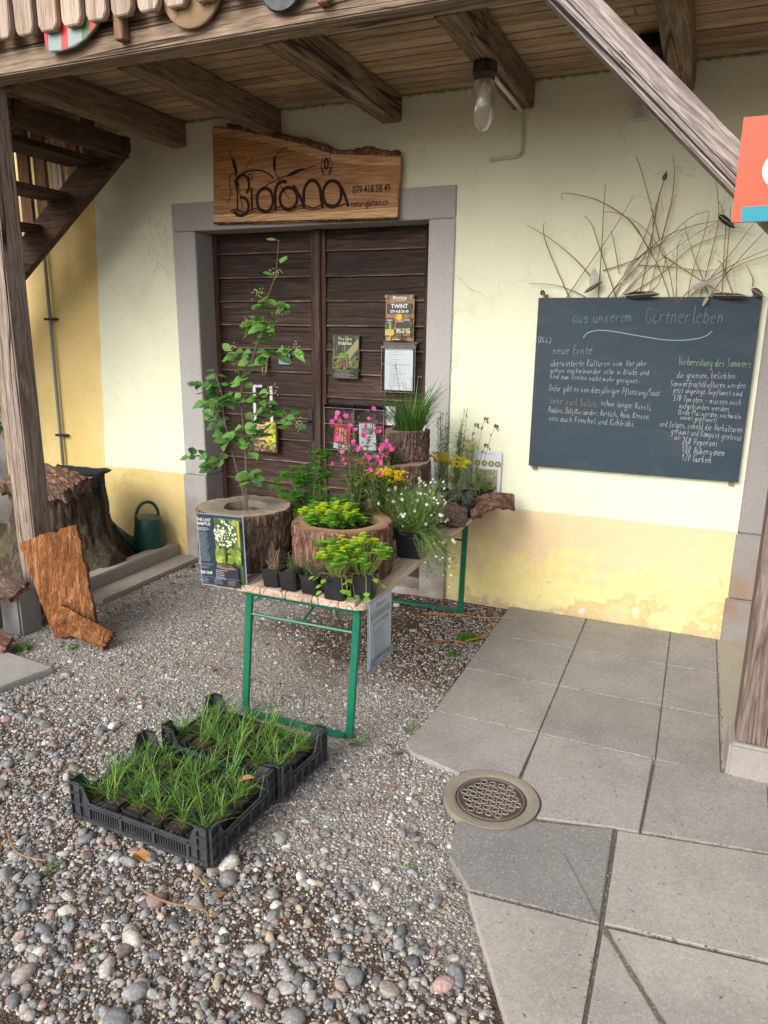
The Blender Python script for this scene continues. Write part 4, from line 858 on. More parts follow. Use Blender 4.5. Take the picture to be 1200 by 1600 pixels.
# coral sign board on the post
t = thing('coral_sign', 'coral red sign board with a white letter and a teal strip on the right post', 'sign', (1.2,-1.50,2.3))
S = Sheet(.62, .325, (.80,.085,.035), .018); S.rect(.028,.277,.592,.048,(.0,.26,.34))
ringp = lambda cx, cz, r, r_, n=36: [((cx+r*math.cos(2*math.pi*i/n), cz+r*math.sin(2*math.pi*i/n)), (cx+r_*math.cos(2*math.pi*i/n), cz+r_*math.sin(2*math.pi*i/n))) for i in range(n+1)]
yl = S.lay()
for cxx, a0, a1 in ((.165, 40, 320), (.36, 0, 360)):
    n = 30; vs = []
    for i in range(n+1):
        a = R(a0+(a1-a0)*i/n); vs += [(cxx+.090*math.cos(a), yl, -.165+.072*math.sin(a)), (cxx+.052*math.cos(a), yl, -.165+.036*math.sin(a))]
    S.mb.add(vs, [(2*i,2*i+1,2*i+3,2*i+2) for i in range(n)], (.85,.85,.84))
S.put('panel', t, loc=(-.298,-.018-.085,.168))
mb = MB(); mb.box(-.05,.06,-.083,.025,-.02,.02); mb.build('spacer', M['picket_b'], t, loc=L0)
# ---------------------------------------------------------------- left corner: stump, bark, can, blocks
def hsh(*a): return noise.noise(Vector(a))
t = thing('tree_stump', 'huge old tree stump with flaring roots between the left post and the yellow wall', 'tree stump', (-3.36,-.66,.03))
mb = MB(); nT, nZ = 150, 44; H = .70; vs = []
for i in range(nZ+1):
    z = H*i/nZ; q = 1-z/H
    for j in range(nT):
        a = 2*math.pi*j/nT; ca, sa = math.cos(a), math.sin(a)
        lobe = .5+.5*math.sin(a*5+1.1+.6*hsh(ca*1.5, sa*1.5, 2)); 
        r = .315 + q**3.6*(.12+.34*lobe**1.6) + .03*hsh(ca*3, sa*3, z*1.5) + .05*q*hsh(ca*6, sa*6, z*5)+ .022*hsh(ca*14, sa*14, z*2.5+7)+.012*hsh(ca*30, sa*30, z*14+7)
        if sa > 0: r = min(r, .60/max(.3, sa))
        if ca > .3: r = min(r, .42/ca+.06)
        vs.append((r*ca, r*sa, z*(1+.03*hsh(ca*2, sa*2, 8))))
mb.add(vs, [(i*nT+j, i*nT+(j+1)%nT, (i+1)*nT+(j+1)%nT, (i+1)*nT+j) for i in range(nZ) for j in range(nT)])
mb.build('trunk', M['bark_old'], t, True, loc=L0)
mb = MB(); mb.add([(v[0]*.995, v[1]*.995, v[2]-.002) for v in vs[-nT:]]+[(0,0,H-.01)], [(j, (j+1)%nT, nT) for j in range(nT)]); mb.build('cut_top', M['cutC'], t, True, loc=L0)
def bark_plate(name, label, corners, th, mat, mat2, curve=.04, seed=0, n=26, group=None, parts=('plate','outer_bark'), rough=.012, cat='bark'):
    # curved sheet of bark: corners TL TR BR BL in world space, outer side away from the viewer
    TL, TR, BR, BL = [Vector(c) for c in corners]; ctr = (TL+TR+BR+BL)/4; nrm = (BL-TL).cross(TR-TL).normalized()
    t = thing(name, label, cat, ctr, 0, group); G1 = []; G2 = []
    for i in range(n+1):
        for j in range(n+1):
            u, v = i/n, j/n; uu = u+.018*hsh(v*9, seed, 1)*(1 if .02 < u < .98 else 2.2); vv = v+.02*hsh(u*8, seed, 5)*(1 if .02 < v < .98 else 2.5)
            p = (TL*(1-uu)+TR*uu)*(1-vv)+(BL*(1-uu)+BR*uu)*vv - ctr
            bow = curve*(1-(2*u-1)**2)
            f = p + nrm*(bow+rough*hsh(u*9, v*22+seed, 3)+rough*.6*hsh(u*30, v*40, seed))
            bk = p + nrm*(bow-th*(1+.5*hsh(u*6, v*6, seed+9)))
            G1.append(f); G2.append(bk)
    K = n+1; q = [(i*K+j, i*K+j+1, (i+1)*K+j+1, (i+1)*K+j) for i in range(n) for j in range(n)]
    mb = MB(); mb.add(G1, q); o1 = mb.build(parts[0], mat, t, True, loc=L0)
    mb = MB(); mb.add(G2, [tuple(reversed(f)) for f in q]); b0 = [i*K for i in range(K)]+[n*K+j for j in range(1,K)]+[i*K+n for i in range(n-1,-1,-1)]+[j for j in range(n-1,0,-1)]
    L_ = len(b0); o = len(mb.v); mb.add([G1[k] for k in b0]+[G2[k] for k in b0], [(k, (k+1)%L_, (k+1)%L_+L_, k+L_) for k in range(L_)])
    mb.build(parts[1], mat2, t, loc=L0); return t
bark_plate('bark_slab', 'large orange-brown slab of bark leaning against the foot of the left post', [(-2.775,-1.52,.515),(-2.365,-1.46,.665),(-2.20,-1.53,.04),(-2.475,-1.60,-.005)], .022, M['bark_or'], M['bark_red'], .025, 1)
bark_plate('bark_slab', 'short thick wedge of orange bark lying in front of the large leaning slab', [(-2.40,-1.60,.215),(-2.06,-1.55,.085),(-2.09,-1.62,.0),(-2.42,-1.67,.115)], .05, M['bark_or'], M['bark_red'], .03, 4, 20)
bark_plate('bark_slab', 'thick furrowed piece of bark lying on top of the old stump', [(-3.60,-.72,.80),(-2.96,-.76,.765),(-2.98,-.98,.70),(-3.56,-1.0,.70)], .09, M['bark_red'], M['bark'], .04, 8, 30, rough=.02)
bark_plate('bark_slab', 'pale piece of bark lying on the concrete blocks left of the post', [(-3.25,-1.60,.34),(-2.68,-1.56,.30),(-2.66,-1.72,.245),(-3.25,-1.80,.22)], .03, M['bark_flat'], M['bark_or'], .05, 11, 20)
bark_plate('bark_slab', 'reddish chunk of bark at the left edge on the flat stone', [(-2.85,-1.86,.11),(-2.52,-1.84,.09),(-2.50,-1.92,.03),(-2.85,-1.99,.03)], .03, M['bark_red'], M['bark_red'], .03, 15, 16)
# cloth over the stump
t = thing('cloth', 'dark green cloth draped over the top of the old stump', 'cloth', (-3.3,-.5,.75))
mb = MB(); n = 24; vs = []
for i in range(n+1):
    for j in range(11):
        u, v = i/n, j/10; x = -.45+u*.80; y = .0+.20*v+.03*hsh(u*4, v*3, 1); z = -.025+.028*hsh(u*6, v*5, 3)
        if u > .86: x = .235+(u-.86)*.3; y = y*.35-.02; z -= (u-.86)*1.25*(1 if v < .5 else .4)
        if u < .25: z -= (.25-u)*1.9; x = -.26-(.25-u)*.8
        vs.append((x, y-.1, z+.02))
mb.add(vs, [(i*11+j, i*11+j+1, (i+1)*11+j+1, (i+1)*11+j) for i in range(n) for j in range(10)]); mb.build('fabric', M['cloth'], t, True, loc=L0)
# watering can
t = thing('watering_can', 'dark green plastic watering can by the yellow wall beside the kerb', 'watering can', (-2.98,-.17,.045))
mb = MB(); mb.lathe([(0,0),(.118,0),(.124,.012),(.120,.02),(.120,.03),(.112,.20),(.105,.275),(.100,.292),(.075,.306),(.030,.312),(0,.313)], 36); mb.build('body', M['can'], t, 'auto', loc=L0)
mb = MB(); mb.tube(smooth([(.085,0,.28),(.080,0,.34),(.045,0,.40),(-.01,0,.418),(-.06,0,.395),(-.095,0,.33),(-.10,0,.27)],4), .013, 8); mb.build('handle', M['can'], t, True, loc=L0, rot=(0,0,R(65)))
mb = MB(); mb.tube([(-.015,-.10,.05),(-.065,-.17,.15),(-.115,-.235,.27)], [.028,.020,.015], 10); mb.lathe([(.010,0),(.019,.002),(.019,.014),(.012,.014)], 12, (-.118,-.238,.268)); mb.build('spout', M['can'], t, True, loc=L0, rot=(0,0,R(-8)))
t = thing('concrete_block', 'grey concrete block under the bark next to the leaning slab', 'concrete block', (-2.74,-1.6,0))
mb = MB(); mb.box(-.085,.075,-.06,.10,-.02,.255,(.75,.78,.80)); mb.build('block', M['footing'], t, bevel=.012, loc=L0)
t = thing('concrete_block', 'pale concrete block at the left edge of the picture beside the ivy', 'concrete block', (-2.985,-1.67,0))
mb = MB(); mb.box(-.12,.095,-.05,.12,-.02,.215,(.95,.98,1.0)); mb.build('block', M['footing'], t, bevel=.012, loc=L0)
t = thing('perforated_brick', 'pale grey brick with round holes beside the stump at the kerb', 'brick', (-2.90,-1.13,.055))
vs, fs = curve_mesh([[(-.10,-.06),(.10,-.06),(.10,.045),(.06,.075),(-.10,.075)], circ(.065,-.015,.020,14), circ(.05,.035,.016,12), circ(-.0,.01,.020,14), circ(-.06,.0,.02,14)], .035)
mb = MB(); mb.add([(v[0], v[2], v[1]+.06) for v in vs], fs); mb.build('block', M['brick'], t, loc=L0, rot=(0,0,R(8)))
# ---------------------------------------------------------------- plants
def gcol(c, v=.2): k = rnd.uniform(1-v, 1+v); return (c[0]*k*rnd.uniform(.85,1.15), c[1]*k, c[2]*k*rnd.uniform(.8,1.2))
DG, MG, LG, YG = (.06,.15,.03), (.13,.31,.04), (.24,.47,.045), (.56,.68,.03)
OVAL = (0,.7,.98,1,.85,.5,0); ROUND = (.05,.62,.92,1.04,1.0,.78,.42,.04); LANCE = (.1,.8,1,.7,.35,0)
def rv(s=1): return Vector((rnd.uniform(-s,s), rnd.uniform(-s,s), rnd.uniform(-s,s)))
def ivy(t, mb, x, y, z, L):
    a = rnd.uniform(0, 6.28); d = Vector((math.cos(a), -.6, math.sin(a)))
    for k in (-1, 0, 1):
        dd = Vector((math.cos(a+k*.8), -.35, math.sin(a+k*.8))); mb.leaf((x,y,z), dd, L*(1 if k == 0 else .8), L*.55, gcol((.07,.20,.03)), (.5,1,.7,.2), .1, .1, (0,1,.3))
t = thing('ivy_plant', 'green ivy climbing down between the two concrete blocks', 'ivy', (-2.80,-1.72,0))
mb = MB()
for k in range(95):
    z = rnd.uniform(.0,.25); x = -2.80+rnd.gauss(0,.03)+(.26-z)*.12*rnd.uniform(-1,1); 
    if z < .07: x += rnd.uniform(-.12,.16)
    ivy(t, mb, x, -1.74-rnd.uniform(0,.06)-(.05 if z < .1 else 0), z+.01, rnd.uniform(.02,.036))
mb.build('foliage', M['leaf'], t)
mb = MB(); [mb.tube([(-2.80+rnd.gauss(0,.03), -1.735, .27),(-2.86+rnd.gauss(0,.03), -1.74,.13),(-2.86+rnd.gauss(0,.05), -1.75,.0)], .002, 4, (.2,.12,.06)) for _ in range(5)]; mb.build('stem', M['stem'], t)
def weed(x, y, label, r=.05, n=16, c=(.10,.25,.03), h=.03, kind='oval'):
    t = thing('weed', label, 'weed', (x, y, ground_h(x, y)+.004)); mb = MB()
    for k in range(n):
        a = rnd.uniform(0, 6.28); d = Vector((math.cos(a), math.sin(a), rnd.uniform(.2,.9)))
        if kind == 'grass': mb.blade((rnd.gauss(0,.006), rnd.gauss(0,.006), 0), d+Vector((0,0,.8)), rnd.uniform(.6,1.2)*r, .003, gcol(c), .6)
        else: mb.leaf((d.x*r*.2, d.y*r*.2, h*rnd.random()*.5), d, rnd.uniform(.6,1.1)*r, r*.38, gcol(c), OVAL, .3, .5)
    mb.build('foliage', M['leaf'], t, loc=L0)
weed(-.25,-.58, 'bright green leafy weed in the pebbles close to the first slab row', .075, 26)
weed(-.27,-.84, 'small weed in the pebbles beside the second slab row', .05, 14)
weed(.13,-2.50, 'tiny bright green leaf in the pebbles beside the dark grey slab', .022, 5)
weed(-2.27,-1.66, 'small clover weed just right of the bark wedge', .035, 14)
weed(-2.20,-1.98, 'green weed between the pebbles near the corner of the flat stone', .04, 14)
weed(-2.52,-1.78, 'pale green weed below the ivy at the flat stone', .06, 22, (.14,.28,.04))
weed(-.98,-3.02, 'small tuft of weed in the coarse pebbles at the lower left', .045, 16, (.13,.24,.03), kind='grass')
weed(-.36,-1.90, 'grassy tuft at the foot of the right front table leg', .10, 16, (.12,.24,.04), kind='grass')
weed(-.20,-1.70, 'thin grass tuft among stones between table and slabs', .07, 14, (.14,.24,.04), kind='grass')
weed(-.22,-1.25, 'low green tuft where the pebbles meet the third slab row', .05, 12, (.12,.2,.04), kind='grass')
# dead leaves and bark crumbs, rust brown
mb = MB()
def litter(n, fx, fy, L0_, L1_):
    for _ in range(n):
        x, y = fx(), fy()
        if on_paving(x, y) or (x < -2.62 and y > -1.05 and x > -2.95): continue
        z = ground_h(x, y)+.011 if x > -2.6 else .055; a = rnd.uniform(0, 6.28)
        mb.leaf((x,y,z), (math.cos(a), math.sin(a), rnd.uniform(-.1,.35)), rnd.uniform(L0_,L1_), rnd.uniform(.4,.6)*L1_, gcol(rnd.choice([(.30,.13,.05),(.22,.10,.05),(.38,.19,.08),(.15,.08,.045)])), OVAL, rnd.uniform(-.3,.4), rnd.uniform(-.2,.2))
litter(260, lambda: rnd.uniform(-.75,.1), lambda: rnd.uniform(-1.3,-.05), .012, .03)
litter(120, lambda: rnd.gauss(-2.45,.12), lambda: rnd.uniform(-1.2,-.15), .012, .032)
litter(150, lambda: rnd.uniform(-2.0,0), lambda: rnd.uniform(-3.3,-2.1), .008, .022)
litter(160, lambda: rnd.uniform(-3.6,-2.96), lambda: rnd.uniform(-.6,-.03), .015, .035)
litter(14, lambda: rnd.uniform(-1.6,-.1), lambda: rnd.uniform(-3.1,-1.4), .035, .05)
tag(mb.build('leaf_litter', M['dry']), 'scattered rust brown dead leaves and bark crumbs on the ground', 'leaf litter', kind='stuff')
mb = MB(); mb.tube(smooth([(-.52,-.95,.012),(-.35,-.72,.018),(-.22,-.70,.015)],5), [.004]*11, 5, (1.6,1.0,.7)); tag(mb.build('fallen_twig', M['twig']), 'reddish stick on the ground behind the hanging price sheet', 'twig')
mb = MB(); mb.tube(smooth([(-.62,-.36,.01),(-.42,-.30,.014),(-.25,-.27,.012),(-.05,-.18,.01)],5), [.003]*16, 4, (2.8,2.3,.8)); mb.tube(smooth([(-.22,-.26,.012),(-.14,-.40,.012),(-.16,-.55,.012),(-.24,-.66,.012)],5), [.003]*16, 4, (2.8,2.3,.8)); tag(mb.build('twine', M['twig']), 'yellowish twine lying on the pebbles at the back table leg', 'twine')
for q, lb in (([(-.62,-2.98,.02),(-.50,-3.0,.03),(-.38,-2.97,.02),(-.34,-3.0,.015)], 'dark brown stick in the coarse pebbles in front of the crates'), ([(-1.25,-2.95,.02),(-1.12,-3.02,.02),(-1.0,-3.01,.02)], 'short brown stick lying left of the weed tuft'), ([(-.50,-2.86,.025),(-.44,-2.88,.02),(-.41,-2.90,.02)], 'small pale stick near the front corner of the crates')):
    mb = MB(); mb.tube(smooth(q, 4), .0035, 5, (1.2,)*3); tag(mb.build('fallen_twig', M['twig']), lb, 'twig')
# hedge and tree behind the left end of the house
def mass(name, label, cat, cx, cy, cz, rx, ry, rz, n, L, cols, trunk=None):
    t = thing(name, label, cat, (cx, cy, 0)); mb = MB()
    cl = [(Vector((rnd.gauss(0,.5)*rx, rnd.gauss(0,.5)*ry, rnd.uniform(-1,1)*rz)), rnd.uniform(.25,.5)*min(rx,rz), rnd.choice(cols)) for _ in range(26)]
    for _ in range(n):
        c, r, col = rnd.choice(cl); d = rv().normalized(); p = Vector((0,0,cz))+c+d*r*rnd.uniform(.5,1.1)
        mb.leaf(p, d+rv(.6), L*rnd.uniform(.6,1.2), L*.5, gcol(col, .3), OVAL[::2], .2, .3)
    mb.build('crown' if trunk else 'foliage', M['leaf'], t, loc=L0)
    mb = MB(); mb.tube([(0,0,-.05),(.03,0,cz*.6),(0,.05,cz+rz*.5)], [.12 if trunk else .03]*2+[.03], 8, (.2,.14,.09)); mb.build('trunk' if trunk else 'stem', M['stem'], t, True, loc=L0)
mass('hedge_bush', 'dark green bush behind the left corner of the house', 'bush', -6.2, 2.6, .7, .9, .9, .75, 5200, .07, [(.05,.11,.03),(.07,.16,.035),(.03,.07,.02)])
mass('hedge_bush', 'low bright green bush farther left beyond the staircase', 'bush', -7.8, 1.0, .5, 1.0, .9, .55, 4200, .07, [(.09,.21,.04),(.06,.13,.03)])
mass('garden_tree', 'leafy tree standing behind the staircase at the left edge', 'tree', -8.2, 5.0, 3.2, 1.9, 1.9, 1.7, 9000, .12, [(.05,.12,.03),(.08,.17,.04),(.035,.08,.02)], True)
# ---------------------------------------------------------------- beer table
ZT = lambda y: .655+.022*(y+1.9)
t = thing('folding_table', 'long wooden table with green steel folding legs set at right angles to the wall', 'table', (-.70,-1.0,0))
mb = MB()
for i in range(6):
    x0 = -1.10+i*.13; x1 = min(x0+.1345, -.322); tn = rnd.uniform(.85,1.12)
    poly = [(x0,-1.905),(x1,-1.905),(x1,-.05),(x0,-.05)]
    if i == 5: poly = [(x0,-1.905),(x1-.05,-1.90),(x1-.015,-1.885),(x1,-1.85),(x1+.01,-.05),(x0,-.05)]
    n = len(poly); mb.add([(x,y,ZT(y)-.032) for x,y in poly]+[(x,y,ZT(y)) for x,y in poly], [list(range(n-1,-1,-1)), list(range(n,2*n))]+[(k,(k+1)%n,(k+1)%n+n,k+n) for k in range(n)], (tn,tn,tn))
mb.build('table_top', M['top'], t, bevel=.006)
def legframe(yf, yt, s):
    z1 = ZT(yt)-.034
    for xf, xt in ((-.965,-.93), (-.415,-.385)):
        mb = MB(); d = Vector((xt-xf, yt-yf, z1)); n = d.normalized()
        sx_, sy_ = .034, .018
        vs = [(xf+a*sx_/2, yf+b*sy_/2, 0) for a, b in ((-1,-1),(1,-1),(1,1),(-1,1))]+[(xt+a*sx_/2, yt+b*sy_/2, z1) for a, b in ((-1,-1),(1,-1),(1,1),(-1,1))]
        mb.add(vs, [(0,3,2,1),(4,5,6,7),(0,1,5,4),(1,2,6,5),(2,3,7,6),(3,0,4,7)]); mb.build('leg', M['green'], t, bevel=.002)
    at = lambda z: (yf+(yt-yf)*z/z1)
    mb = MB(); mb.box(-.955, -.37, yt-.014, yt+.020, z1-.030, z1); mb.build('top_rail', M['green'], t, bevel=.002)
    mb = MB(); mb.tube([(-.945, at(.50), .50), (-.395, at(.50), .50)], .007, 6); mb.build('cross_bar', M['green'], t)
    mb = MB(); mb.box(-.955, -.43, at(0)-.030, at(0)+.0, .006, .020); mb.build('foot_rail', M['green'], t, bevel=.001)
    mb = MB(); mb.tube([(-.935, at(.545), .545), (-.85, yt+s*.0+.005, z1-.012)], .006, 6); mb.tube([(-.66, at(.5), .5), (-.66, yt+s*.38, ZT(yt+s*.38)-.035)], .006, 6); mb.build('brace', M['green'], t)
legframe(-1.865, -1.845, 1); legframe(-.215, -.27, -1)
mb = MB(); mb.box(-1.08, -.32, -.16, -.09, ZT(-.1)-.068, ZT(-.1)-.036); mb.box(-1.08, -.41, -1.60, -1.54, ZT(-1.6)-.056, ZT(-1.6)-.034); mb.build('cross_batten', M['picket_b'], t)
# ---------------------------------------------------------------- hollow stumps
def stump(label, x, y, z0, r, h, hr, bark, cut, fill, seed, flare=.0, cz=0, name='stump_planter', rot=0):
    t = thing(name, label, 'hollow stump', (x, y, z0)); nT, nZ = 260, 44; vs = []
    for i in range(nZ+1):
        z = h*i/nZ; q = 1-i/nZ
        for j in range(nT):
            a = 2*math.pi*j/nT; ca, sa = math.cos(a), math.sin(a)
            rr = r*(1+.05*hsh(ca*1.3, sa*1.3, seed)) + .010*hsh(ca*5, sa*5, z*5+seed)+ .013*(abs(hsh(ca*13, sa*13, z*5+seed))-.25)+.010*(hsh(ca*24+hsh(0,z*9,seed), sa*24, z*14+seed))+.005*hsh(ca*50, sa*50, z*40+seed) + flare*q*q
            if i == nZ: rr -= .006+.004*hsh(ca*20, sa*20, seed)
            zz = z + (.009*hsh(ca*4, sa*4, seed+3)+.004*hsh(ca*22, sa*22, seed) if i == 0 else .006*hsh(ca*3, sa*3, seed+30)*(i/nZ))
            vs.append((rr*ca, rr*sa, zz))
    mb = MB(); mb.add(vs, [(i*nT+j, i*nT+(j+1)%nT, (i+1)*nT+(j+1)%nT, (i+1)*nT+j) for i in range(nZ) for j in range(nT)]); mb.build('bark', bark, t, True, loc=L0)
    top = vs[-nT:]; hole = [(hr*(1+.10*hsh(math.cos(2*math.pi*j/nT)*1.5, math.sin(2*math.pi*j/nT)*1.5, seed+5))*math.cos(2*math.pi*j/nT), hr*(1+.10*hsh(math.cos(2*math.pi*j/nT)*1.5, math.sin(2*math.pi*j/nT)*1.5, seed+5))*math.sin(2*math.pi*j/nT)) for j in range(nT)]
    V2 = [(v[0]*.999, v[1]*.999, v[2]) for v in top]+[((a[0]+b[0])/2, (a[1]+b[1])/2, h+.004*hsh(a[0]*30,a[1]*30,seed)) for a, b in zip(top, hole)]+[(p[0],p[1],h) for p in hole]+[(p[0]*.96,p[1]*.96,h-.07) for p in hole]
    mb = MB(); mb.add(V2, [(k*nT+j, k*nT+(j+1)%nT, (k+1)*nT+(j+1)%nT, (k+1)*nT+j) for k in range(3) for j in range(nT)]); mb.build('cut_rim', cut, t, 'auto', loc=L0)
    if fill:
        mb = MB(); K = 20; G_ = [(hr*1.05*(k/K)*math.cos(a), hr*1.05*(k/K)*math.sin(a), h-.035+.014*hsh(k*.5, a*2, seed)) for k in range(1,K+1) for a in [2*math.pi*j/30 for j in range(30)]]
        mb.add(G_, [((k)*30+j, (k)*30+(j+1)%30, (k+1)*30+(j+1)%30, (k+1)*30+j) for k in range(K-1) for j in range(30)]+[list(range(30))]); mb.build('filling', fill, t, True, loc=L0)
    return t
AX, AY, BX, BY = -1.115, -1.585, -.612, -1.53
zA = ZT(AY); zB = ZT(BY)
stump('hollow tree stump with grey-brown cut rim holding the tall round-leaved shrub', AX, AY, zA, .226, .935-zA, .106, M['bark'], M['cutA'], M['moss'], 1)
stump('hollow tree stump with fresh orange rim holding the yellow-green spurge', BX, BY, zB, .238, .905-zB, .168, M['bark_red'], M['cutB'], M['soil'], 6)
CX_, CY_ = -.75, -.60; zC = ZT(CY_)
stump('low wide hollow stump at the back of the table under the grass stump', CX_, CY_, zC, .225, 1.035-zC, .12, M['bark'], M['cutC'], M['soil'], 12)
stump('small straight stump planted with tall grass standing on the wide one', -.69, -.52, 1.037, .128, .175, .095, M['bark_flat'], M['cutC'], M['soil'], 17)
# ---------------------------------------------------------------- pots
def potmesh(w_, h, r=.82, soilz=.012):
    mb = MB(); a = w_/2; b = a*r; c = .012
    def sq(s, z): k = s*.18; return [(-s+k,-s,z),(s-k,-s,z),(s,-s+k,z),(s,s-k,z),(s-k,s,z),(-s+k,s,z),(-s,s-k,z),(-s,-s+k,z)]
    lv = [sq(b*.9,0), sq(b,.004), sq(a*.97,h-.010), sq(a*1.03,h-.010), sq(a*1.05,h), sq(a*.96,h), sq(a*.90,h-.03)]
    vs = [v for l in lv for v in l]; mb.add(vs, [(i*8+j, i*8+(j+1)%8, (i+1)*8+(j+1)%8, (i+1)*8+j) for i in range(len(lv)-1) for j in range(8)]+[list(range(7,-1,-1))])
    s = MB(); K = 7; q = [( -a*.93+2*a*.93*i/K, -a*.93+2*a*.93*j/K, h-soilz+.006*hsh(i*1.3,j*1.7,w_*50)) for i in range(K+1) for j in range(K+1)]
    s.add(q, [(i*(K+1)+j, (i+1)*(K+1)+j, (i+1)*(K+1)+j+1, i*(K+1)+j+1) for i in range(K) for j in range(K)]); return mb, s
def pot(label, x, y, z, w_, h, rz=0, name='potted_plant', cat='potted plant', group=None):
    t = thing(name, label, cat, (x, y, z), rz, group); mb, s = potmesh(w_, h); mb.build('pot', M['black'], t, 'auto', loc=L0); s.build('soil', M['soil'], t, True, loc=L0); return t
class PL:                               # foliage + stems of one plant, coordinates relative to the pot's foot
    def __init__(s): s.lf = MB(); s.st = MB(); s.fl = MB()
    def done(s, t, leafname='foliage', flname='flowers'):
        if s.lf.v: s.lf.build(leafname, M['leaf'], t, loc=L0)
        if s.st.v: s.st.build('stem', M['stem'], t, loc=L0)
        if s.fl.v: s.fl.build(flname, M['petal'], t, loc=L0)
def flower(mb, p, nrm, r, col, n=5, wide=.8, eye=None):
    nrm = Vector(nrm).normalized(); a_ = nrm.orthogonal().normalized(); b_ = nrm.cross(a_); o = rnd.uniform(0, 6)
    for k in range(n):
        an = o+2*math.pi*k/n; d = a_*math.cos(an)+b_*math.sin(an)+nrm*.25; mb.leaf(p, d, r, r*wide, gcol(col,.1), (.2,.8,1,.6), .15, .1, nrm)
    if eye: mb.lathe([(r*.18,0),(.0001,r*.15)], 5, p, eye)
def trefoil(mb, p, d, L, col):
    d = Vector(d).normalized(); s = d.cross(Vector((0,0,1)))
    s = s.normalized() if s.length > .01 else Vector((1,0,0))
    for k in (-1,0,1): mb.leaf(p, d+s*k*1.1, L, L*.95, gcol(col), (.1,.7,1.05,1.1,.9,.4), .12, .25)
# five pots along the front edge
SPX = {}
def spurge(t, h0, n=26, R_=.07, H=.12, bright=.5):     # yellow-green cushion with round leaves
    pl = PL()
    for k in range(n):
        a = rnd.uniform(0,6.28); rr = R_*math.sqrt(rnd.random()); b = Vector((rr*.3*math.cos(a), rr*.3*math.sin(a), h0)); tip = Vector((rr*math.cos(a), rr*math.sin(a), h0+H*rnd.uniform(.55,1)*(1-.35*rr/R_)))
        pl.st.tube([b, (b+tip)/2+rv(.006), tip], .0012, 4, (.25,.35,.08))
        yellow = tip.z > h0+H*.55 and rnd.random() < bright
        for j in range(rnd.randint(5,7)):
            an = j*2.4; d = Vector((math.cos(an), math.sin(an), .25 if yellow else .4)); q = tip-Vector((0,0,.012*(j//3)))
            pl.lf.leaf(q, d, rnd.uniform(.015,.024) if yellow else rnd.uniform(.022,.034), rnd.uniform(.015,.022) if yellow else rnd.uniform(.022,.032), gcol(YG if yellow else LG if rnd.random() < .6 else MG), ROUND, .1, .25)
    return pl
def lowherb(t, h0, n, L, W, cols, R_, H, prof=OVAL, droop=.3):
    pl = PL()
    for k in range(n):
        a = rnd.uniform(0,6.28); rr = R_*rnd.random()**.6; tip = Vector((rr*math.cos(a), rr*math.sin(a), h0+H*rnd.uniform(.2,1)*(1-.4*rr/R_)))
        if k % 3 == 0: pl.st.tube([(tip.x*.2,tip.y*.2,h0), tip], .001, 3, (.2,.3,.08))
        pl.lf.leaf(tip, Vector((math.cos(a), math.sin(a), rnd.uniform(0,1))), L*rnd.uniform(.7,1.2), W*rnd.uniform(.7,1.2), gcol(rnd.choice(cols)), prof, .25, droop)
    return pl
yf = -1.845
t = pot('small black pot of dry brown stalks, leftmost on the front edge of the table', -.80, yf, ZT(yf), .088, .088, .1)
pl = PL()
for k in range(22):
    a = rnd.uniform(0,6.28); pl.st.tube([(0.02*math.cos(a),.02*math.sin(a),.08), (rnd.uniform(-.03,.03), rnd.uniform(-.03,.03), rnd.uniform(.11,.17))], .0011, 3, (.30,.22,.12)); 
    if k < 12: pl.lf.leaf((rnd.uniform(-.03,.03),rnd.uniform(-.03,.03),rnd.uniform(.10,.16)), rv(), .014, .006, gcol((.12,.14,.06)), LANCE)
pl.done(t)
for x, lb in ((-.705, 'small black pot with feathery blue-green seedling, second from the left on the front edge'), (-.60, 'small black pot with feathery seedling, middle one on the front edge')):
    t = pot(lb, x, yf-.005, ZT(yf), .092, .088, rnd.uniform(-.1,.1)); pl = PL()
    for k in range(15):
        a = rnd.uniform(0,6.28); tip = Vector((.055*math.cos(a)*rnd.random(), .055*math.sin(a)*rnd.random(), .09+rnd.uniform(.02,.075))); pl.st.tube([(0,0,.078), tip*.6+Vector((0,0,.03)), tip], .0012, 3, (.18,.22,.08))
        for j in range(9): 
            q = tip*(1-.05*j)+Vector((0,0,.0)); s_ = 1 if j%2 else -1; d = Vector((math.cos(a+s_*1.2), math.sin(a+s_*1.2), .3)); pl.lf.leaf(q, d, .019, .006, gcol((.07,.19,.075)), LANCE, .1, .2)
    pl.done(t)
for x, y, lb, rz in ((-.475, -1.86, 'black pot of round-leaved yellow-green spurge on the front edge, left of its twin', .05), (-.375, -1.80, 'black pot of yellow-green spurge at the right front corner of the table', .2)):
    t = pot(lb, x, y, ZT(y), .108, .105, rz); pl = spurge(t, .095, 38, .105, .20, .55)
    for k in range(10):
        a = rnd.uniform(3.4,6.0); rr = rnd.uniform(.07,.11); q = Vector((rr*math.cos(a), rr*math.sin(a), rnd.uniform(.02,.11))); pl.st.tube([(0,0,.10), (q.x*.8,q.y*.8,.115), q], .001, 3, (.35,.25,.12)); pl.lf.leaf(q, (math.cos(a), math.sin(a), -.2), .026, .026, gcol(LG), ROUND, .05, .3)
    pl.done(t)
# cushion in stump B
t = pot('yellow-green spurge cushion growing in the hole of the orange-rimmed stump', BX-.03, BY-.04, .80, .15, .08); pl = spurge(t, .075, 120, .155, .14, .75)
for k in range(90): a = rnd.uniform(0,6.28); r_ = rnd.uniform(.02,.15); pl.lf.leaf((r_*math.cos(a), r_*math.sin(a)-.01, .08+rnd.uniform(0,.05)), (math.cos(a), math.sin(a), .3), .03, .026, gcol(MG), ROUND, .1, .3)
pl.done(t)
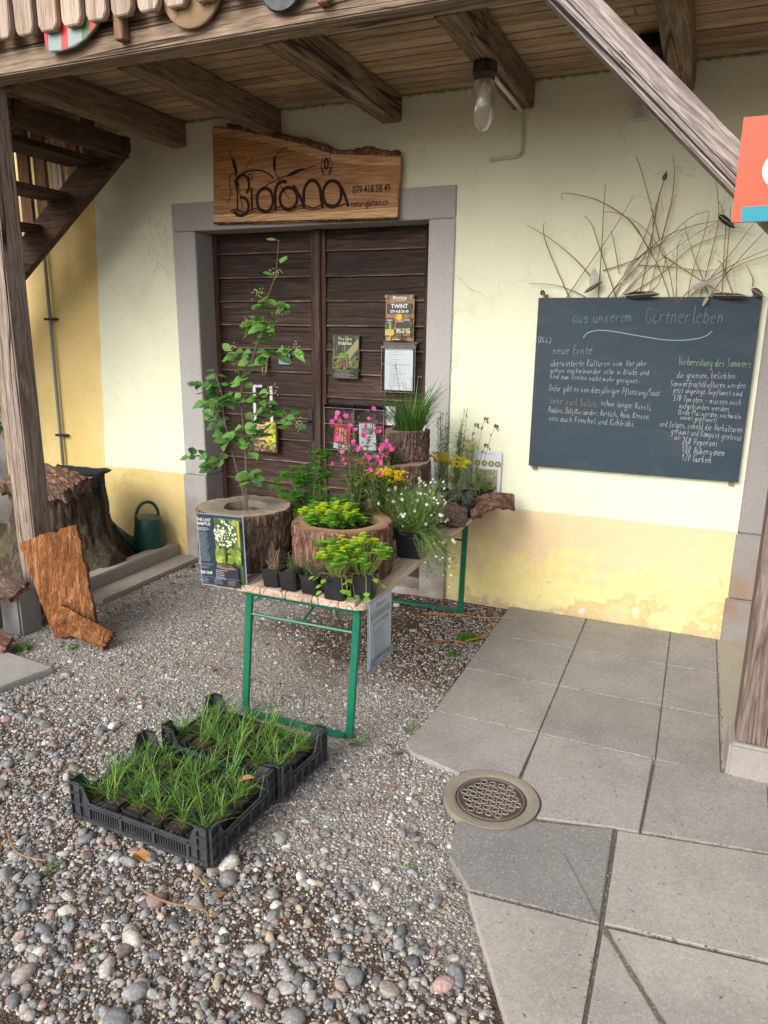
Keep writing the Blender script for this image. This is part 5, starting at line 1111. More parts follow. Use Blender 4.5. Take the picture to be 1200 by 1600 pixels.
# red campion with pink flowers
PK = (.80,.10,.42)
def campion(t, h0, n, lean, H, nf, R_=.05, fl=.012, leaves=26):
    pl = PL()
    for k in range(leaves):
        a = rnd.uniform(0,6.28); pl.lf.leaf((.02*math.cos(a),.02*math.sin(a),h0), (math.cos(a), math.sin(a), rnd.uniform(.2,1.3)), rnd.uniform(.06,.10), rnd.uniform(.022,.034), gcol((.10,.22,.05)), OVAL, .3, .6)
    for k in range(leaves*2):
        a = rnd.uniform(0,6.28); q_ = rnd.uniform(.0,.45)*H; pl.lf.leaf((lean[0]*.5*math.cos(a)*rnd.random(), lean[1]*.7*math.sin(a), h0+q_), (math.cos(a), math.sin(a)-.3, rnd.uniform(.1,1.2)), rnd.uniform(.04,.075), rnd.uniform(.016,.026), gcol(rnd.choice([(.13,.27,.06),(.18,.32,.08),(.09,.2,.05)])), OVAL, .3, .4)
    for k in range(n):
        a = 2*math.pi*k/n+rnd.uniform(-.4,.4); tip = Vector((lean[0]*rnd.uniform(-1,1), lean[1]*rnd.uniform(-1,1), h0+H*rnd.uniform(.55,1))); b = Vector((R_*.4*math.cos(a), R_*.4*math.sin(a), h0)); mid = b.lerp(tip,.5)+rv(.012)
        pts = smooth([b, mid, tip], 5); pts = [Vector(p) for p in pts]; pl.st.tube(pts, [.0022]*(len(pts)//2)+[.0014]*(len(pts)-len(pts)//2), 4, (.16,.14,.07))
        for j in range(2, len(pts)-1):
            for s_ in (0, math.pi): 
                an = a+j*1.57+s_; pl.lf.leaf(pts[j], (math.cos(an), math.sin(an), .6), rnd.uniform(.04,.07)*(1-.05*j), .017, gcol((.13,.21,.07)), OVAL, .3, .3)
        for j in range(nf):
            an = rnd.uniform(0,6.28); q = tip+Vector((.034*math.cos(an), .034*math.sin(an), rnd.uniform(-.06,.03))); pl.st.tube([tip-Vector((0,0,.05)), q], .001, 3, (.20,.09,.06))
            pl.st.tube([q-Vector((0,0,.011)), q-Vector((0,0,.004)), q], [.002,.0042,.003], 5, (.30,.09,.10))
            if rnd.random() < .5:
                fb = MB(); flower(fb, q+Vector((0,0,.002)), Vector((rnd.uniform(-.7,.7), -1, rnd.uniform(-.2,.9))), fl*rnd.uniform(.75,1.2), PK, 5, .8); fb.build('flower', M['petal'], t, loc=L0)
    pl.done(t)
t = pot('tall red campion with many bright pink flowers behind the spurge stump', -.60, -1.40, .70, .13, .16, .2); campion(t, .15, 24, (.125,.06), .55, 5, .07, .0115, 50)
t = pot('small pink-flowered campion growing in the hole of the wide back stump', -.725, -.72, .955, .08, .07); campion(t, .065, 7, (.06,.04), .155, 3, .04, .018, 14)
# columbine, fresh green, behind stumps A and B
t = pot('fresh green columbine with round lobed leaves between and behind the two front stumps', -.98, -1.16, ZT(-1.16), .13, .115); pl = PL()
for k in range(125):
    u = rnd.random(); 
    if u < .62: tip = Vector((rnd.gauss(-.05,.065), rnd.gauss(0,.05), rnd.uniform(.13,.40)))
    elif u < .75: tip = Vector((rnd.uniform(.0,.10), rnd.gauss(0,.03), rnd.uniform(.38,.48)))
    else: tip = Vector((rnd.uniform(.02,.24), rnd.gauss(0,.06), rnd.uniform(.12,.26)))
    pl.st.tube([(0,0,.10), tip*.5+Vector((0,0,.07)), tip], .0013, 3, (.16,.26,.07))
    for j in range(3):
        a = rnd.uniform(0,6.28); trefoil(pl.lf, tip+rv(.014), (math.cos(a), math.sin(a)-.3, rnd.uniform(-.1,.6)), rnd.uniform(.024,.036), (.14,.38,.055))
pl.done(t)
# yellow-flowered groundsel between campion and stump C
def yellow(t, h0, n, spread, H, lc, fc=(.78,.58,.02), needles=True, c=(0,0)):
    pl = PL()
    for k in range(n):
        a = rnd.uniform(0,6.28); rr = rnd.random()**.5; tip = Vector((c[0]+spread[0]*rr*math.cos(a), c[1]+spread[1]*rr*math.sin(a), h0+H*rnd.uniform(.78,1))); b = Vector((tip.x*.3, tip.y*.3, h0)); pl.st.tube([b, (b+tip)/2+rv(.006), tip], .0013, 3, (.22,.30,.09))
        for j in range(14):
            q = b.lerp(tip, .15+.055*j); an = rnd.uniform(0,6.28); pl.lf.leaf(q, (math.cos(an), math.sin(an), .7), .028 if needles else .04, .003 if needles else .010, gcol(lc), LANCE, .1, .2)
        for j in range(9):
            q = tip+Vector((rnd.gauss(0,.013), rnd.gauss(0,.013), rnd.uniform(-.006,.010))); flower(pl.fl, q, (rnd.uniform(-.3,.3), rnd.uniform(-.8,0), 1), .0075, fc, 4, 1.0)
    pl.done(t)
t = pot('yellow flowering herb behind the pink campion and left of the wide back stump', -.62, -.98, ZT(-.98), .12, .11); yellow(t, .10, 46, (.125,.09), .28, (.10,.20,.04), needles=False)
# white-flowered chickweed cushion spilling over the table edge
t = pot('large black pot of white starry flowers spilling over the right table edge', -.385, -1.20, ZT(-1.2), .155, .14, .1); pl = PL()
for k in range(420):
    u = rnd.random(); a = rnd.uniform(0,6.28)
    if u < .80: tip = Vector((rnd.gauss(-.03,.085), rnd.gauss(.10,.11), .15+rnd.uniform(.0,.20))); tip.z -= .25*max(0, tip.x-.05)
    else: tip = Vector((rnd.uniform(.07,.24), rnd.uniform(-.22,.15), rnd.uniform(-.08,.10)))
    b = Vector((rnd.uniform(-.05,.05), rnd.uniform(-.05,.05), .13)); mid = b.lerp(tip,.5)+Vector((0,0,.04 if tip.z < .13 else 0))+rv(.02); pts = [Vector(p) for p in smooth([b, mid, tip], 3)]
    pl.st.tube(pts, .0009, 3, (.24,.34,.10))
    for j in range(1, len(pts)):
        for _ in range(3): an = rnd.uniform(0,6.28); pl.lf.blade(pts[j], (math.cos(an), math.sin(an), rnd.uniform(0,1)), rnd.uniform(.018,.035), .0026, gcol((.17,.30,.06)), .3, 2)
    if rnd.random() < .22: fb = MB(); flower(fb, tip, (rnd.uniform(-.4,.4), -.8, rnd.uniform(0,.9)), rnd.uniform(.005,.010), (.82,.83,.80), 5, .85, (.5,.5,.1)); fb.build('flower', M['petal'], t, loc=L0)
    elif rnd.random() < .5: pl.lf.leaf(tip, (rnd.uniform(-.4,.4), -.5, .8), .006, .004, (.5,.6,.3), LANCE)
pl.done(t)
t = pot('black pot of white flowers close behind the large white-flowered one', -.45, -.92, ZT(-.92), .11, .11); pl = PL()
for k in range(170):
    tip = Vector((rnd.gauss(-.0,.07), rnd.gauss(0,.07), .13+rnd.uniform(.0,.19))); b = Vector((rnd.uniform(-.03,.03), rnd.uniform(-.03,.03), .10)); pl.st.tube([b, b.lerp(tip,.5)+rv(.015), tip], .0009, 3, (.24,.34,.10))
    for j in range(5): an = rnd.uniform(0,6.28); pl.lf.blade(b.lerp(tip, .2*j+.1), (math.cos(an), math.sin(an), .4), .028, .0028, gcol((.17,.30,.06)), .3, 2)
    if rnd.random() < .30: fb = MB(); flower(fb, tip, (rnd.uniform(-.4,.4), -.8, .5), rnd.uniform(.005,.009), (.82,.83,.80), 5, .85); fb.build('flower', M['petal'], t, loc=L0)
pl.done(t)
# tall grass in stump D
t = thing('grass_clump', 'tall dark green grass growing out of the small top stump beside the door', 'grass clump', (-.69,-.52,1.18)); mb = MB()
for k in range(260):
    a = rnd.uniform(0,6.28); rr = .07*math.sqrt(rnd.random()); d = Vector((math.cos(a)*rnd.uniform(.05,.5), math.sin(a)*rnd.uniform(.05,.5), 1)); mb.blade((rr*math.cos(a)+.02, rr*math.sin(a), -.015), d, rnd.uniform(.15,.42)*(1.15 if math.cos(a) > -.2 else .9), rnd.uniform(.005,.0085), gcol((.075,.19,.035)), rnd.uniform(.3,.9), 6)
mb.build('blade', M['leaf'], t, loc=L0)
mb = MB()
for tip in [(-.06,-.05,.40),(-.10,-.03,.28),(-.15,.0,.24),(.03,-.02,.33)]:
    mb.tube([(0,0,0), (tip[0]*.6,tip[1]*.6,tip[2]*.6), tip], .0013, 4, (.12,.2,.06))
    for j in range(6): a = rnd.uniform(-.3,3.4); mb.blade(Vector(tip)-Vector((0,0,.02*j)), (math.cos(a), .2*rnd.uniform(-1,1), math.sin(a)*.6+.2), .05, .004, gcol((.10,.2,.05)), .3, 3)
mb.build('stem', M['leaf'], t, loc=L0)
t = thing('plant_label', 'narrow white plant label stuck in the grass stump', 'plant label', (-.585,-.545,1.20)); mb = MB(); mb.box(-.006,.006,-.001,.001,-.02,.05); mb.build('tag', M['white'], t, loc=L0, rot=(0,R(20),0))
# back rows
yb = -.13
def tallherb(label, x, y, H, n=6, c=(.12,.24,.06), lean=0):
    t = pot(label, x, y, ZT(y), .088, .09); pl = PL()
    for k in range(n):
        a = rnd.uniform(0,6.28); tip = Vector((lean+.045*math.cos(a), .03*math.sin(a), .08+H*rnd.uniform(.6,1))); b = Vector((.015*math.cos(a), .015*math.sin(a), .08)); pl.st.tube([b, tip], .0015, 4, (.2,.26,.1))
        m_ = int(H/.014)
        for j in range(m_):
            q = b.lerp(tip, .12+.88*j/m_); an = rnd.uniform(0,6.28); pl.lf.blade(q, (math.cos(an), math.sin(an), rnd.uniform(.2,.8)), rnd.uniform(.045,.075)*(1.1-.5*j/m_), .0075, gcol(c), .5, 3)
    pl.done(t)
tallherb('tall slender willow-leaved herb beside the door frame, the left of two', -.60, yb, .56, 9, lean=.0)
tallherb('tall slender willow-leaved herb in front of the cream wall, the right of two', -.505, yb-.02, .55, 9, lean=.02)
t = pot('yellow-topped cypress spurge in the middle row at the back, left one', -.58, -.27, ZT(-.27), .09, .09); yellow(t, .085, 22, (.065,.05), .27, (.13,.25,.05), (.66,.56,.04))
t = pot('yellow-topped cypress spurge in the middle row at the back, right one', -.46, -.24, ZT(-.24), .09, .09); yellow(t, .085, 20, (.07,.05), .24, (.13,.25,.05), (.66,.56,.04))
t = pot('pale yellow flowering herb near the wall behind the cypress spurge', -.425, -.10, ZT(-.1), .075, .09); yellow(t, .085, 8, (.05,.03), .34, (.17,.26,.10), (.55,.52,.16))
t = pot('spent plant with brown-green seed stalks near the information sheet', -.365, -.19, ZT(-.19), .088, .095); pl = PL()
for top, lf in (((-.015,-.01,.50),1), ((.045,-.02,.54),1), ((.11,-.02,.50),1), ((.05,.0,.38),1)):
    b = Vector((top[0]*.3, 0, .085)); tip = Vector(top); pts = [Vector(p) for p in smooth([b, b.lerp(tip,.5)+Vector((-.015,0,0)), tip, tip+Vector((.03,0,.012))], 4)]
    pl.st.tube(pts, .0014, 4, (.20,.16,.09))
    for j in range(3, len(pts), 2):
        an = rnd.uniform(0,6.28); pl.lf.leaf(pts[j], (math.cos(an)*.4, -.3, 1.), .032, .017, gcol((.22,.26,.08) if j < 8 else (.16,.11,.07)), OVAL, .4, .1)
    for j in range(5): pl.lf.leaf(pts[-1]+rv(.01), rv(), .014, .010, gcol((.13,.08,.06)), OVAL)
for k in range(22): a = rnd.uniform(0,6.28); pl.lf.leaf((.01*math.cos(a),.01*math.sin(a),.10+.012*k*.5), (math.cos(a), math.sin(a), .8), .055, .030, gcol((.16,.32,.05)), OVAL, .3, .4)
pl.done(t)
t = pot('low mossy green plant in a black pot at the back right table corner', -.315, -.11, ZT(-.11), .095, .105); lowherb(t, .10, 150, .02, .006, [(.18,.26,.05),(.20,.20,.08),(.28,.28,.07)], .055, .12, LANCE).done(t)
# lavender pots in front
for k, x in enumerate((-.615,-.525,-.435,-.345)):
    t = pot(('first','second','third','last')[k]+' from left of the four black lavender pots behind the bark pieces', x, -.375, ZT(-.375), .086, .085, rnd.uniform(-.1,.1)); pl = PL()
    for j in range(46):
        a = rnd.uniform(0,6.28); rr = rnd.random()*.055; tip = Vector((rr*math.cos(a), rr*math.sin(a)-.01, .085+rnd.uniform(.01,.065))); pl.st.tube([(rr*.3*math.cos(a), rr*.3*math.sin(a), .075), tip], .0009, 3, (.25,.32,.2))
        for q in range(4): an = rnd.uniform(0,6.28); pl.lf.blade(tip-Vector((0,0,.008*q)), (math.cos(an), math.sin(an), .6), .022, .003, gcol((.20,.27,.16)), .3, 2)
        if j % 2: [pl.fl.leaf(tip+rv(.003)+Vector((0,0,.003*i)), rv(), .0075, .005, gcol((.16,.13,.30)), OVAL) for i in range(5)]
    pl.done(t)
t = thing('plant_label', 'short white plant label standing in the lavender pots', 'plant label', (-.515,-.425,.78)); mb = MB(); mb.box(-.0125,.0125,-.001,.001,-.02,.05); mb.build('tag', M['white'], t, loc=L0)
# bark pieces on the table
bark_plate('bark_piece', 'rough grey-brown bark piece lying on the table edge in front of the lavender', [(-.62,-.43,.745),(-.34,-.40,.755),(-.27,-.66,.70),(-.56,-.74,.695)], .014, M['bark_flat'], M['bark_flat'], .03, 21, 22, rough=.02)
bark_plate('bark_piece', 'reddish bark piece jutting over the back end of the table', [(-.36,-.33,.765),(-.13,-.10,.785),(-.09,-.24,.735),(-.28,-.50,.715)], .02, M['bark_red'], M['bark_flat'], .04, 25, 22, rough=.018)
# ---------------------------------------------------------------- shrub in stump A
t = thing('flowering_shrub', 'tall airy shrub with round green leaves and pale flower clusters in the left hollow stump', 'shrub', (AX,AY,.90))
BRN = [[(-1.122,.976),(-1.161,1.087),(-1.193,1.211),(-1.223,1.348),(-1.242,1.485),(-1.274,1.574)],[(-1.114,.97),(-1.114,1.154),(-1.121,1.339),(-1.122,1.49),(-1.068,1.596),(-1.018,1.727),(-.991,1.812),(-.968,1.896),(-.925,2.005),(-.91,2.072),(-.901,2.149)],
[(-1.122,1.49),(-1.14,1.564),(-1.151,1.637),(-1.186,1.666)],[(-1.068,1.596),(-1.022,1.617),(-.935,1.654),(-.851,1.673),(-.814,1.68)],[(-1.249,1.347),(-1.3,1.437),(-1.342,1.496),(-1.391,1.5)],[(-1.23,1.208),(-1.288,1.108),(-1.346,1.161),(-1.4,1.157)],
[(-1.119,1.216),(-1.048,1.374),(-.992,1.466),(-.933,1.492)],[(-1.114,1.154),(-1.06,1.251),(-.98,1.311),(-.891,1.382),(-.834,1.332)],[(-1.113,.996),(-1.088,1.093),(-1.07,1.085),(-1.052,1.059)],[(-1.018,1.727),(-1.051,1.769),(-1.067,1.798)],
[(-.991,1.812),(-.958,1.798),(-.939,1.77)],[(-.968,1.896),(-1.022,1.919)],[(-.968,1.896),(-.902,1.868),(-.88,1.846)],[(-1.193,1.211),(-1.142,1.276),(-1.079,1.326)],[(-1.19,1.211),(-1.25,1.29),(-1.29,1.33),(-1.34,1.36)],[(-1.122,1.42),(-1.17,1.46),(-1.22,1.44),(-1.27,1.43)],[(-1.12,1.42),(-1.06,1.45),(-1.02,1.41),(-.98,1.38)]]
lm, sm_, fm = MB(), MB(), MB(); o3 = Vector((AX,AY,.90)); SH = (.115,.265,.06)
for bi, br_ in enumerate(BRN):
    dy = (0,0,.04,-.06,.05,-.07,-.05,.04,-.05,.04,-.04,.03,-.03,-.08,.09,-.09,.10)[bi]
    pts = [Vector(p) for p in smooth([(x, -1.575+dy*(i/len(br_))+rnd.uniform(-.006,.006), z) for i, (x, z) in enumerate(br_)], 4)]; n = len(pts)
    r0 = .0055 if bi < 2 else .0026; sm_.tube([p-o3 for p in pts], [max(.0011, r0*(1-.78*i/n)) for i in range(n)], 5, (.13,.095,.075))
    if bi < 2: sm_.tube([Vector((AX,AY,.885))-o3, pts[0]-o3], r0, 5, (.13,.095,.075))
    st = 2 if bi > 1 else 9
    L_ = 0; 
    for i in range(st, n):
        z = pts[i].z
        if bi == 1 and z > 1.93 and i % 4: continue
        for _ in range((2 if i % 2 else rnd.randint(0,2)) if z < 1.9 else 1):
            a = rnd.uniform(0, 6.28); d = Vector((math.cos(a), math.sin(a)*.8-.25, rnd.uniform(-.25,.5))); s0 = pts[i]+rv(.004); s1 = s0+d*.014
            sm_.tube([s0-o3, s1-o3], .0009, 3, (.2,.2,.1)); lm.leaf(s1-o3, d, rnd.uniform(.038,.068), rnd.uniform(.032,.050), gcol(rnd.choice([SH,SH,SH,(.16,.34,.07),(.07,.17,.05)])), ROUND, rnd.uniform(-.1,.35), rnd.uniform(0,.5), (rnd.uniform(-1,1), rnd.uniform(-1.4,.2), 1))
    if bi in (2,3,6,7,9,10,11,12,14,4) or bi == 1:
        ends = [pts[-1]] if bi != 1 else [pts[int(n*.80)]]
        for tp_ in ends:
            for _ in range(26): fm.lathe([(.0001,-.003),(.0035,0),(.0001,.003)], 5, tuple(tp_-o3+Vector((rnd.gauss(0,.016), rnd.gauss(0,.012), rnd.gauss(.008,.012)))), gcol((.50,.55,.25)))
lm.build('foliage', M['leaf'], t, loc=L0); sm_.build('stem', M['stem'], t, loc=L0); fm.build('flowers', M['petal'], t, loc=L0)
# moss lumps in the hole
# ---------------------------------------------------------------- crates with nursery pots
def crate(label, x, y, rz, Lx, Ly, seed):
    t = thing('plastic_crate', label, 'crate', (x, y, .012), rz, 'black plastic crates on the pebbles'); hx, hy = Lx/2, Ly/2; H0, H1 = .078, .150; th = .004
    def side(name, a_, b_, nrm, long_):
        mb = MB(); a_, b_ = Vector(a_), Vector(b_); d = (b_-a_); L_ = d.length; d.normalize(); nrm = Vector(nrm)
        def bar(u0, u1, z0, z1, o0, o1): 
            P = [a_+d*u+nrm*o for u, o in ((u0,o0),(u1,o0),(u1,o1),(u0,o1))]; mb.add([(p.x,p.y,z0) for p in P]+[(p.x,p.y,z1) for p in P], [(0,3,2,1),(4,5,6,7),(0,1,5,4),(1,2,6,5),(2,3,7,6),(3,0,4,7)])
        bar(.0, L_, .0, .016, -th, .004); bar(.0, L_, .016, .020, -th, .011); bar(0, L_, H0-.010, H0-.006, -th, .011); bar(0, L_, H0-.006, H0, -th, .003)
        c = .085; u = c; nb = max(6, int((L_-2*c)/.0115)); st = (L_-2*c)/nb
        for k in range(nb+1):
            big = k % (nb//3) == 0; bar(u+st*k-(.006 if big else .0022), u+st*k+(.006 if big else .0022), .016, H0-.006, -th, .008 if big else 0)
        for s_ in (0, 1):      # raised corner wings
            u0, u1 = (0, c) if s_ == 0 else (L_-c, L_)
            bar(u0, u1, .0, H0, -th, 0)
            q = [(u0, H0), (u1, H0), (u1-(.034 if s_ == 0 else 0), H1), (u0+(.034 if s_ else 0), H1)]
            P = [a_+d*w2+nrm*o for o in (0,-th) for w2, _ in q]; Z = [z for _ in (0,1) for _, z in q]
            mb.add([(p.x,p.y,z) for p, z in zip(P, Z)], [(0,1,2,3),(7,6,5,4),(0,4,5,1),(1,5,6,2),(2,6,7,3),(3,7,4,0)])
            ux = (u0, u0+c-.034) if s_ == 0 else (u1-c+.034, u1)
            for z in (H0+.030, H1-.004): bar(ux[0], ux[1], z, z+.004, -th, .011)
            for uu in (u0+.004, u0+.045) if s_ == 0 else (u1-.004, u1-.045): bar(uu-.002, uu+.002, .0, H1 if abs(uu-(u0 if s_ == 0 else u1)) < .02 else H1-.02, 0, .010)
        mb.build(name, M['crate'], t, loc=L0)
    side('side_wall', (-hx,-hy,0), (hx,-hy,0), (0,-1,0), 1); side('side_wall', (hx,hy,0), (-hx,hy,0), (0,1,0), 1)
    side('end_wall', (hx,-hy,0), (hx,hy,0), (1,0,0), 0); side('end_wall', (-hx,hy,0), (-hx,-hy,0), (-1,0,0), 0)
    mb = MB(); 
    for k in range(14): u = -hx+.02+(Lx-.04)*k/13; mb.box(u-.004, u+.004, -hy+.005, hy-.005, .004, .009)
    for k in range(9): u = -hy+.02+(Ly-.04)*k/8; mb.box(-hx+.005, hx-.005, u-.004, u+.004, .010, .014)
    mb.build('base_grid', M['crate'], t, loc=L0); return t
c1 = (-.785,-2.603, R(-1.5)); c2 = (-.735,-2.213, R(-5)); L1, W1, L2, W2 = .62, .385, .605, .315
crate('black crate of grassy seedlings nearest the camera, its low long side facing front', *c1, L1, W1, 1)
crate('black crate of grassy seedlings behind the other one, by the foot rail of the table', *c2, L2, W2, 2)
protos = []
def seedling(v):
    t = thing('seedling_pot', '', 'seedling pot', L0); mb, s = potmesh(.088, .075, .85, .01); mb.build('pot', M['black'], t, 'auto', loc=L0); s.build('soil', M['soil'], t, True, loc=L0)
    mb = MB()
    for cl in range(4):
        cx, cyy = rnd.gauss(0,.011), rnd.gauss(0,.011); lean = Vector((rnd.uniform(-.35,.35), rnd.uniform(-.35,.35), 0)); hh = rnd.uniform(.7,1.15)
        for k in range(10):
            a = rnd.uniform(0,6.28); d = Vector((math.cos(a)*rnd.uniform(.1,.9), math.sin(a)*rnd.uniform(.1,1.1), 1))+lean
            mb.blade((cx+rnd.gauss(0,.003), cyy+rnd.gauss(0,.003), .062+rnd.uniform(0,.03)), d, rnd.uniform(.06,.165)*hh, rnd.uniform(.0020,.0034), gcol(rnd.choice([(.11,.27,.05),(.18,.37,.06),(.07,.19,.055),(.26,.45,.09)])), rnd.uniform(.2,.9), 5)
    for k in range(12): a = rnd.uniform(0,6.28); mb.blade((rnd.gauss(0,.01), rnd.gauss(0,.01), .062), (math.cos(a), math.sin(a), .5), .05, .0025, gcol((.28,.22,.10)), .9, 3)
    mb.build('seedling', M['leaf'], t, loc=L0); return t
protos = [seedling(v) for v in range(8)]
used = [False]*8; kk = 0
def fill_crate(c, nx, ny, Lx, Ly, lbl, grp, skip=()):
    global kk
    for i in range(nx):
        for j in range(ny):
            if (i, j) in skip: continue
            v = kk % 8; kk += 1
            if not used[v]: o = protos[v]; used[v] = True
            else: o = copy_tree(protos[v])
            lx = (i+.5-nx/2)*(Lx-.035)/nx+rnd.uniform(-.002,.002); ly = (j+.5-ny/2)*(Ly-.022)/ny+rnd.uniform(-.002,.002); ca, sa = math.cos(c[2]), math.sin(c[2])
            o.location = (c[0]+lx*ca-ly*sa, c[1]+lx*sa+ly*ca, .028); o.rotation_euler = (rnd.uniform(-.03,.03), rnd.uniform(-.03,.03), c[2]+rnd.choice([0,1.5708,3.1416,4.712])); o.scale = (1,1,rnd.uniform(.9,1.12))
            o['label'] = lbl; o['group'] = grp
fill_crate(c1, 6, 4, L1, W1, 'small black pot with a grassy green seedling in the crate nearest the camera', 'seedling pots in the front crate')
fill_crate(c2, 6, 3, L2, W2, 'small black pot with a grassy green seedling in the crate by the table foot', 'seedling pots in the rear crate')
mb = MB(); mb.leaf((-.565,-2.50,.125), (.8,.3,.5), .07, .035, (.45,.20,.07), OVAL, .5, .2); tag(mb.build('dead_leaf', M['dry']), 'curled orange dead leaf on the seedlings in the front crate', 'leaf')
mb = MB(); mb.leaf((-.75,-2.86,.02), (.9,-.2,.15), .07, .045, (.42,.20,.06), OVAL, .5, .2); tag(mb.build('dead_leaf', M['dry']), 'orange dead leaf on the pebbles in front of the crates', 'leaf')
# ---------------------------------------------------------------- signs, posters, leaflet boxes
S = Sheet(.222, .335, (.030,.052,.075)); NV = (.028,.050,.075)
S.rect(.083,.012,.13,.30,(.10,.15,.06)); S.blobs(.083,.012,.13,.19,120,.016,[(.09,.14,.05),(.16,.24,.06),(.05,.09,.05),(.26,.34,.10)]); S.blobs(.083,.15,.13,.07,70,.013,[(.20,.30,.05),(.30,.38,.08),(.12,.2,.04)])
for xx in (.125,.135,.142,.15): S.poly([(.138,.232),(.141,.232),(xx+.001,.12),(xx-.001,.12)], (.03,.02,.015))
for _ in range(85):
    a = rnd.uniform(0,6.28); r_ = rnd.random()**.6; S.disc(.142+.058*r_*math.cos(a), .078+.062*r_*math.sin(a), rnd.uniform(.003,.0065), rnd.choice([(.75,.78,.62),(.62,.70,.45),(.80,.82,.74)]), 1, 6)
S.poly([(.083,.232),(.195,.232),(.20,.33),(.083,.33)], (.035,.035,.05)); S.disc(.140,.236,.052,(.24,.17,.11),.20,20); S.disc(.14,.232,.03,(.10,.07,.05),.2,14)
S.poly([(.165,.222),(.172,.217),(.180,.222),(.205,.236),(.182,.238),(.172,.234)], (.02,.022,.025))
S.rect(.205,.012,.009,.12,(.50,.38,.06))
S.text('THE LOST', .006,.026,.0185,WHT,bold=.012,xs=.86); S.text('HABITUS', .006,.045,.0195,WHT,bold=.012,xs=.88); S.lines(.006,.056,.066,3,.006,(.6,.62,.65),.0022)
S.lines(.014,.080,.055,24,.0056,(.42,.46,.50)); S.lines(.090,.248,.060,6,.008,(.65,.67,.7),.0022); S.rect(.004,.224,.072,.002,(.3,.35,.4)); S.lines(.015,.236,.05,2,.007,(.5,.55,.6)); S.text('250 CHF', .012,.272,.019,WHT,bold=.02,xs=.85)
for x in (.008,.075,.145): S.lines(x+.006,.294,.045,4,.006,(.5,.55,.6))
S.rect(.004,.284,.21,.0012,(.3,.35,.4))
t = thing('plant_sign', 'laminated dark blue plant sign showing a white flowering shrub at the table corner', 'sign', (-1.135,-1.935,.972)); p = S.put('printed_sheet', t, loc=(0,0,0), rot=(R(3),0,R(6)))
mb = MB(); mb.box(-.004,.228,.0008,.0018,-.341,.004,(.26,.31,.35)); mb.build('laminate', M['print'], t, loc=L0, rot=(R(3),0,R(6)))
S = Sheet(.21, .297, (.42,.50,.58)); GY = (.12,.15,.18)
S.rect(.01,.045,.19,.04,(.33,.40,.46)); S.text('ELSTBERENWEG', .015,.078,.034,GY,bold=.01,xs=.72); S.text('Biorana', .105,.035,.030,(.16,.19,.22),'CENTER',.0); S.rect(.03,.095,.15,.018,(.22,.28,.24)); S.lines(.04,.10,.13,2,.007,(.55,.6,.6),.003)
S.lines(.03,.13,.14,16,.0085,(.17,.21,.25),.0022); S.rect(.0,.262,.21,.035,(.25,.31,.36)); S.blobs(.005,.262,.20,.034,30,.01,[(.2,.27,.3),(.3,.36,.38)])
t = thing('price_sheet', 'laminated pale blue price sheet hanging from the right front edge of the table', 'sign', (-.302,-1.905,.665)); S.put('printed_sheet', t, loc=L0, rot=(0,R(0),R(87)))
mb = MB(); mb.box(-.006,.216,.0004,.0016,-.303,.010,(.40,.47,.54)); mb.build('laminate', M['print'], t, loc=(-.0035,0,0), rot=(0,0,R(87)))
# door posters
DY = .178
S = Sheet(.205, .30, (.34,.17,.06)); S.blobs(0,0,.205,.30,160,.016,[(.40,.20,.07),(.28,.13,.05),(.48,.27,.10)],.5); S.rect(.0,.0,.205,.004,(.1,.06,.03))
S.text('Biorana', .103,.030,.032,WHT,'CENTER',.02); S.rect(.06,.036,.09,.005,(.6,.55,.5)); S.rect(.012,.056,.180,.066,BLK); S.text('TWINT', .102,.086,.037,WHT,'CENTER',.03,1.0); S.text('079 418 58 49', .102,.117,.027,WHT,'CENTER',.02,.84)
S.poly([(.085,.126),(.120,.126),(.120,.145),(.132,.145),(.1025,.168),(.073,.145),(.085,.145)], (.75,.50,.03))
S.rect(.006,.152,.055,.034,BLK); S.text('TWINT',.034,.170,.014,WHT,'CENTER',.02); S.lines(.012,.176,.044,2,.005,(.7,.7,.7),.002); S.rect(.128,.148,.065,.026,BLK); S.lines(.134,.154,.05,3,.006,(.75,.75,.7),.003)
S.rect(.0,.188,.062,.08,(.05,.11,.03)); S.blobs(0,.188,.062,.08,30,.012,[(.06,.14,.03),(.04,.08,.02)]); S.rect(.034,.186,.009,.10,(.60,.42,.08)); S.rect(.004,.225,.062,.038,(.66,.47,.12)); S.lines(.01,.235,.05,2,.012,(.15,.09,.03),.003)
S.rect(.078,.178,.118,.095,(.03,.03,.03)); S.blobs(.078,.175,.12,.1,40,.012,[(.03,.05,.03),(.05,.12,.04),(.02,.02,.02)]); S.rect(.085,.182,.10,.03,(.025,.025,.028)); S.blobs(.085,.215,.10,.035,60,.008,[(.5,.5,.2),(.3,.4,.1),(.6,.35,.12),(.5,.5,.45)]); S.blobs(.09,.25,.10,.02,20,.008,[(.3,.16,.06),(.2,.1,.04)])
S.rect(.045,.282,.11,.014,BLK); S.lines(.055,.286,.09,1,.01,WHT,.006)
for x in (.010,.190): S.disc(x,.012,.010,(.18,.36,.05))
t = thing('payment_sign', 'orange-brown payment sign with a yellow arrow on the upper right of the door', 'sign', (-1.133,DY-.004,2.005)); S.put('printed_panel', t, loc=L0)
S = Sheet(.207, .298, (.045,.055,.03)); S.blobs(0,0,.207,.17,150,.016,[(.06,.075,.035),(.10,.12,.05),(.03,.035,.02),(.15,.16,.07)],1.6)
for k in range(9): x = .02+k*.021; S.poly([(x,.0),(x+.006,.0),(x+.007,.16),(x-.002,.16)], (.035,.03,.02))
for k in range(6): S.poly([(.20,.02+k*.01),(.205,.03+k*.01),(.07+k*.012,.17),(.055+k*.012,.17)], (.27,.27,.12))
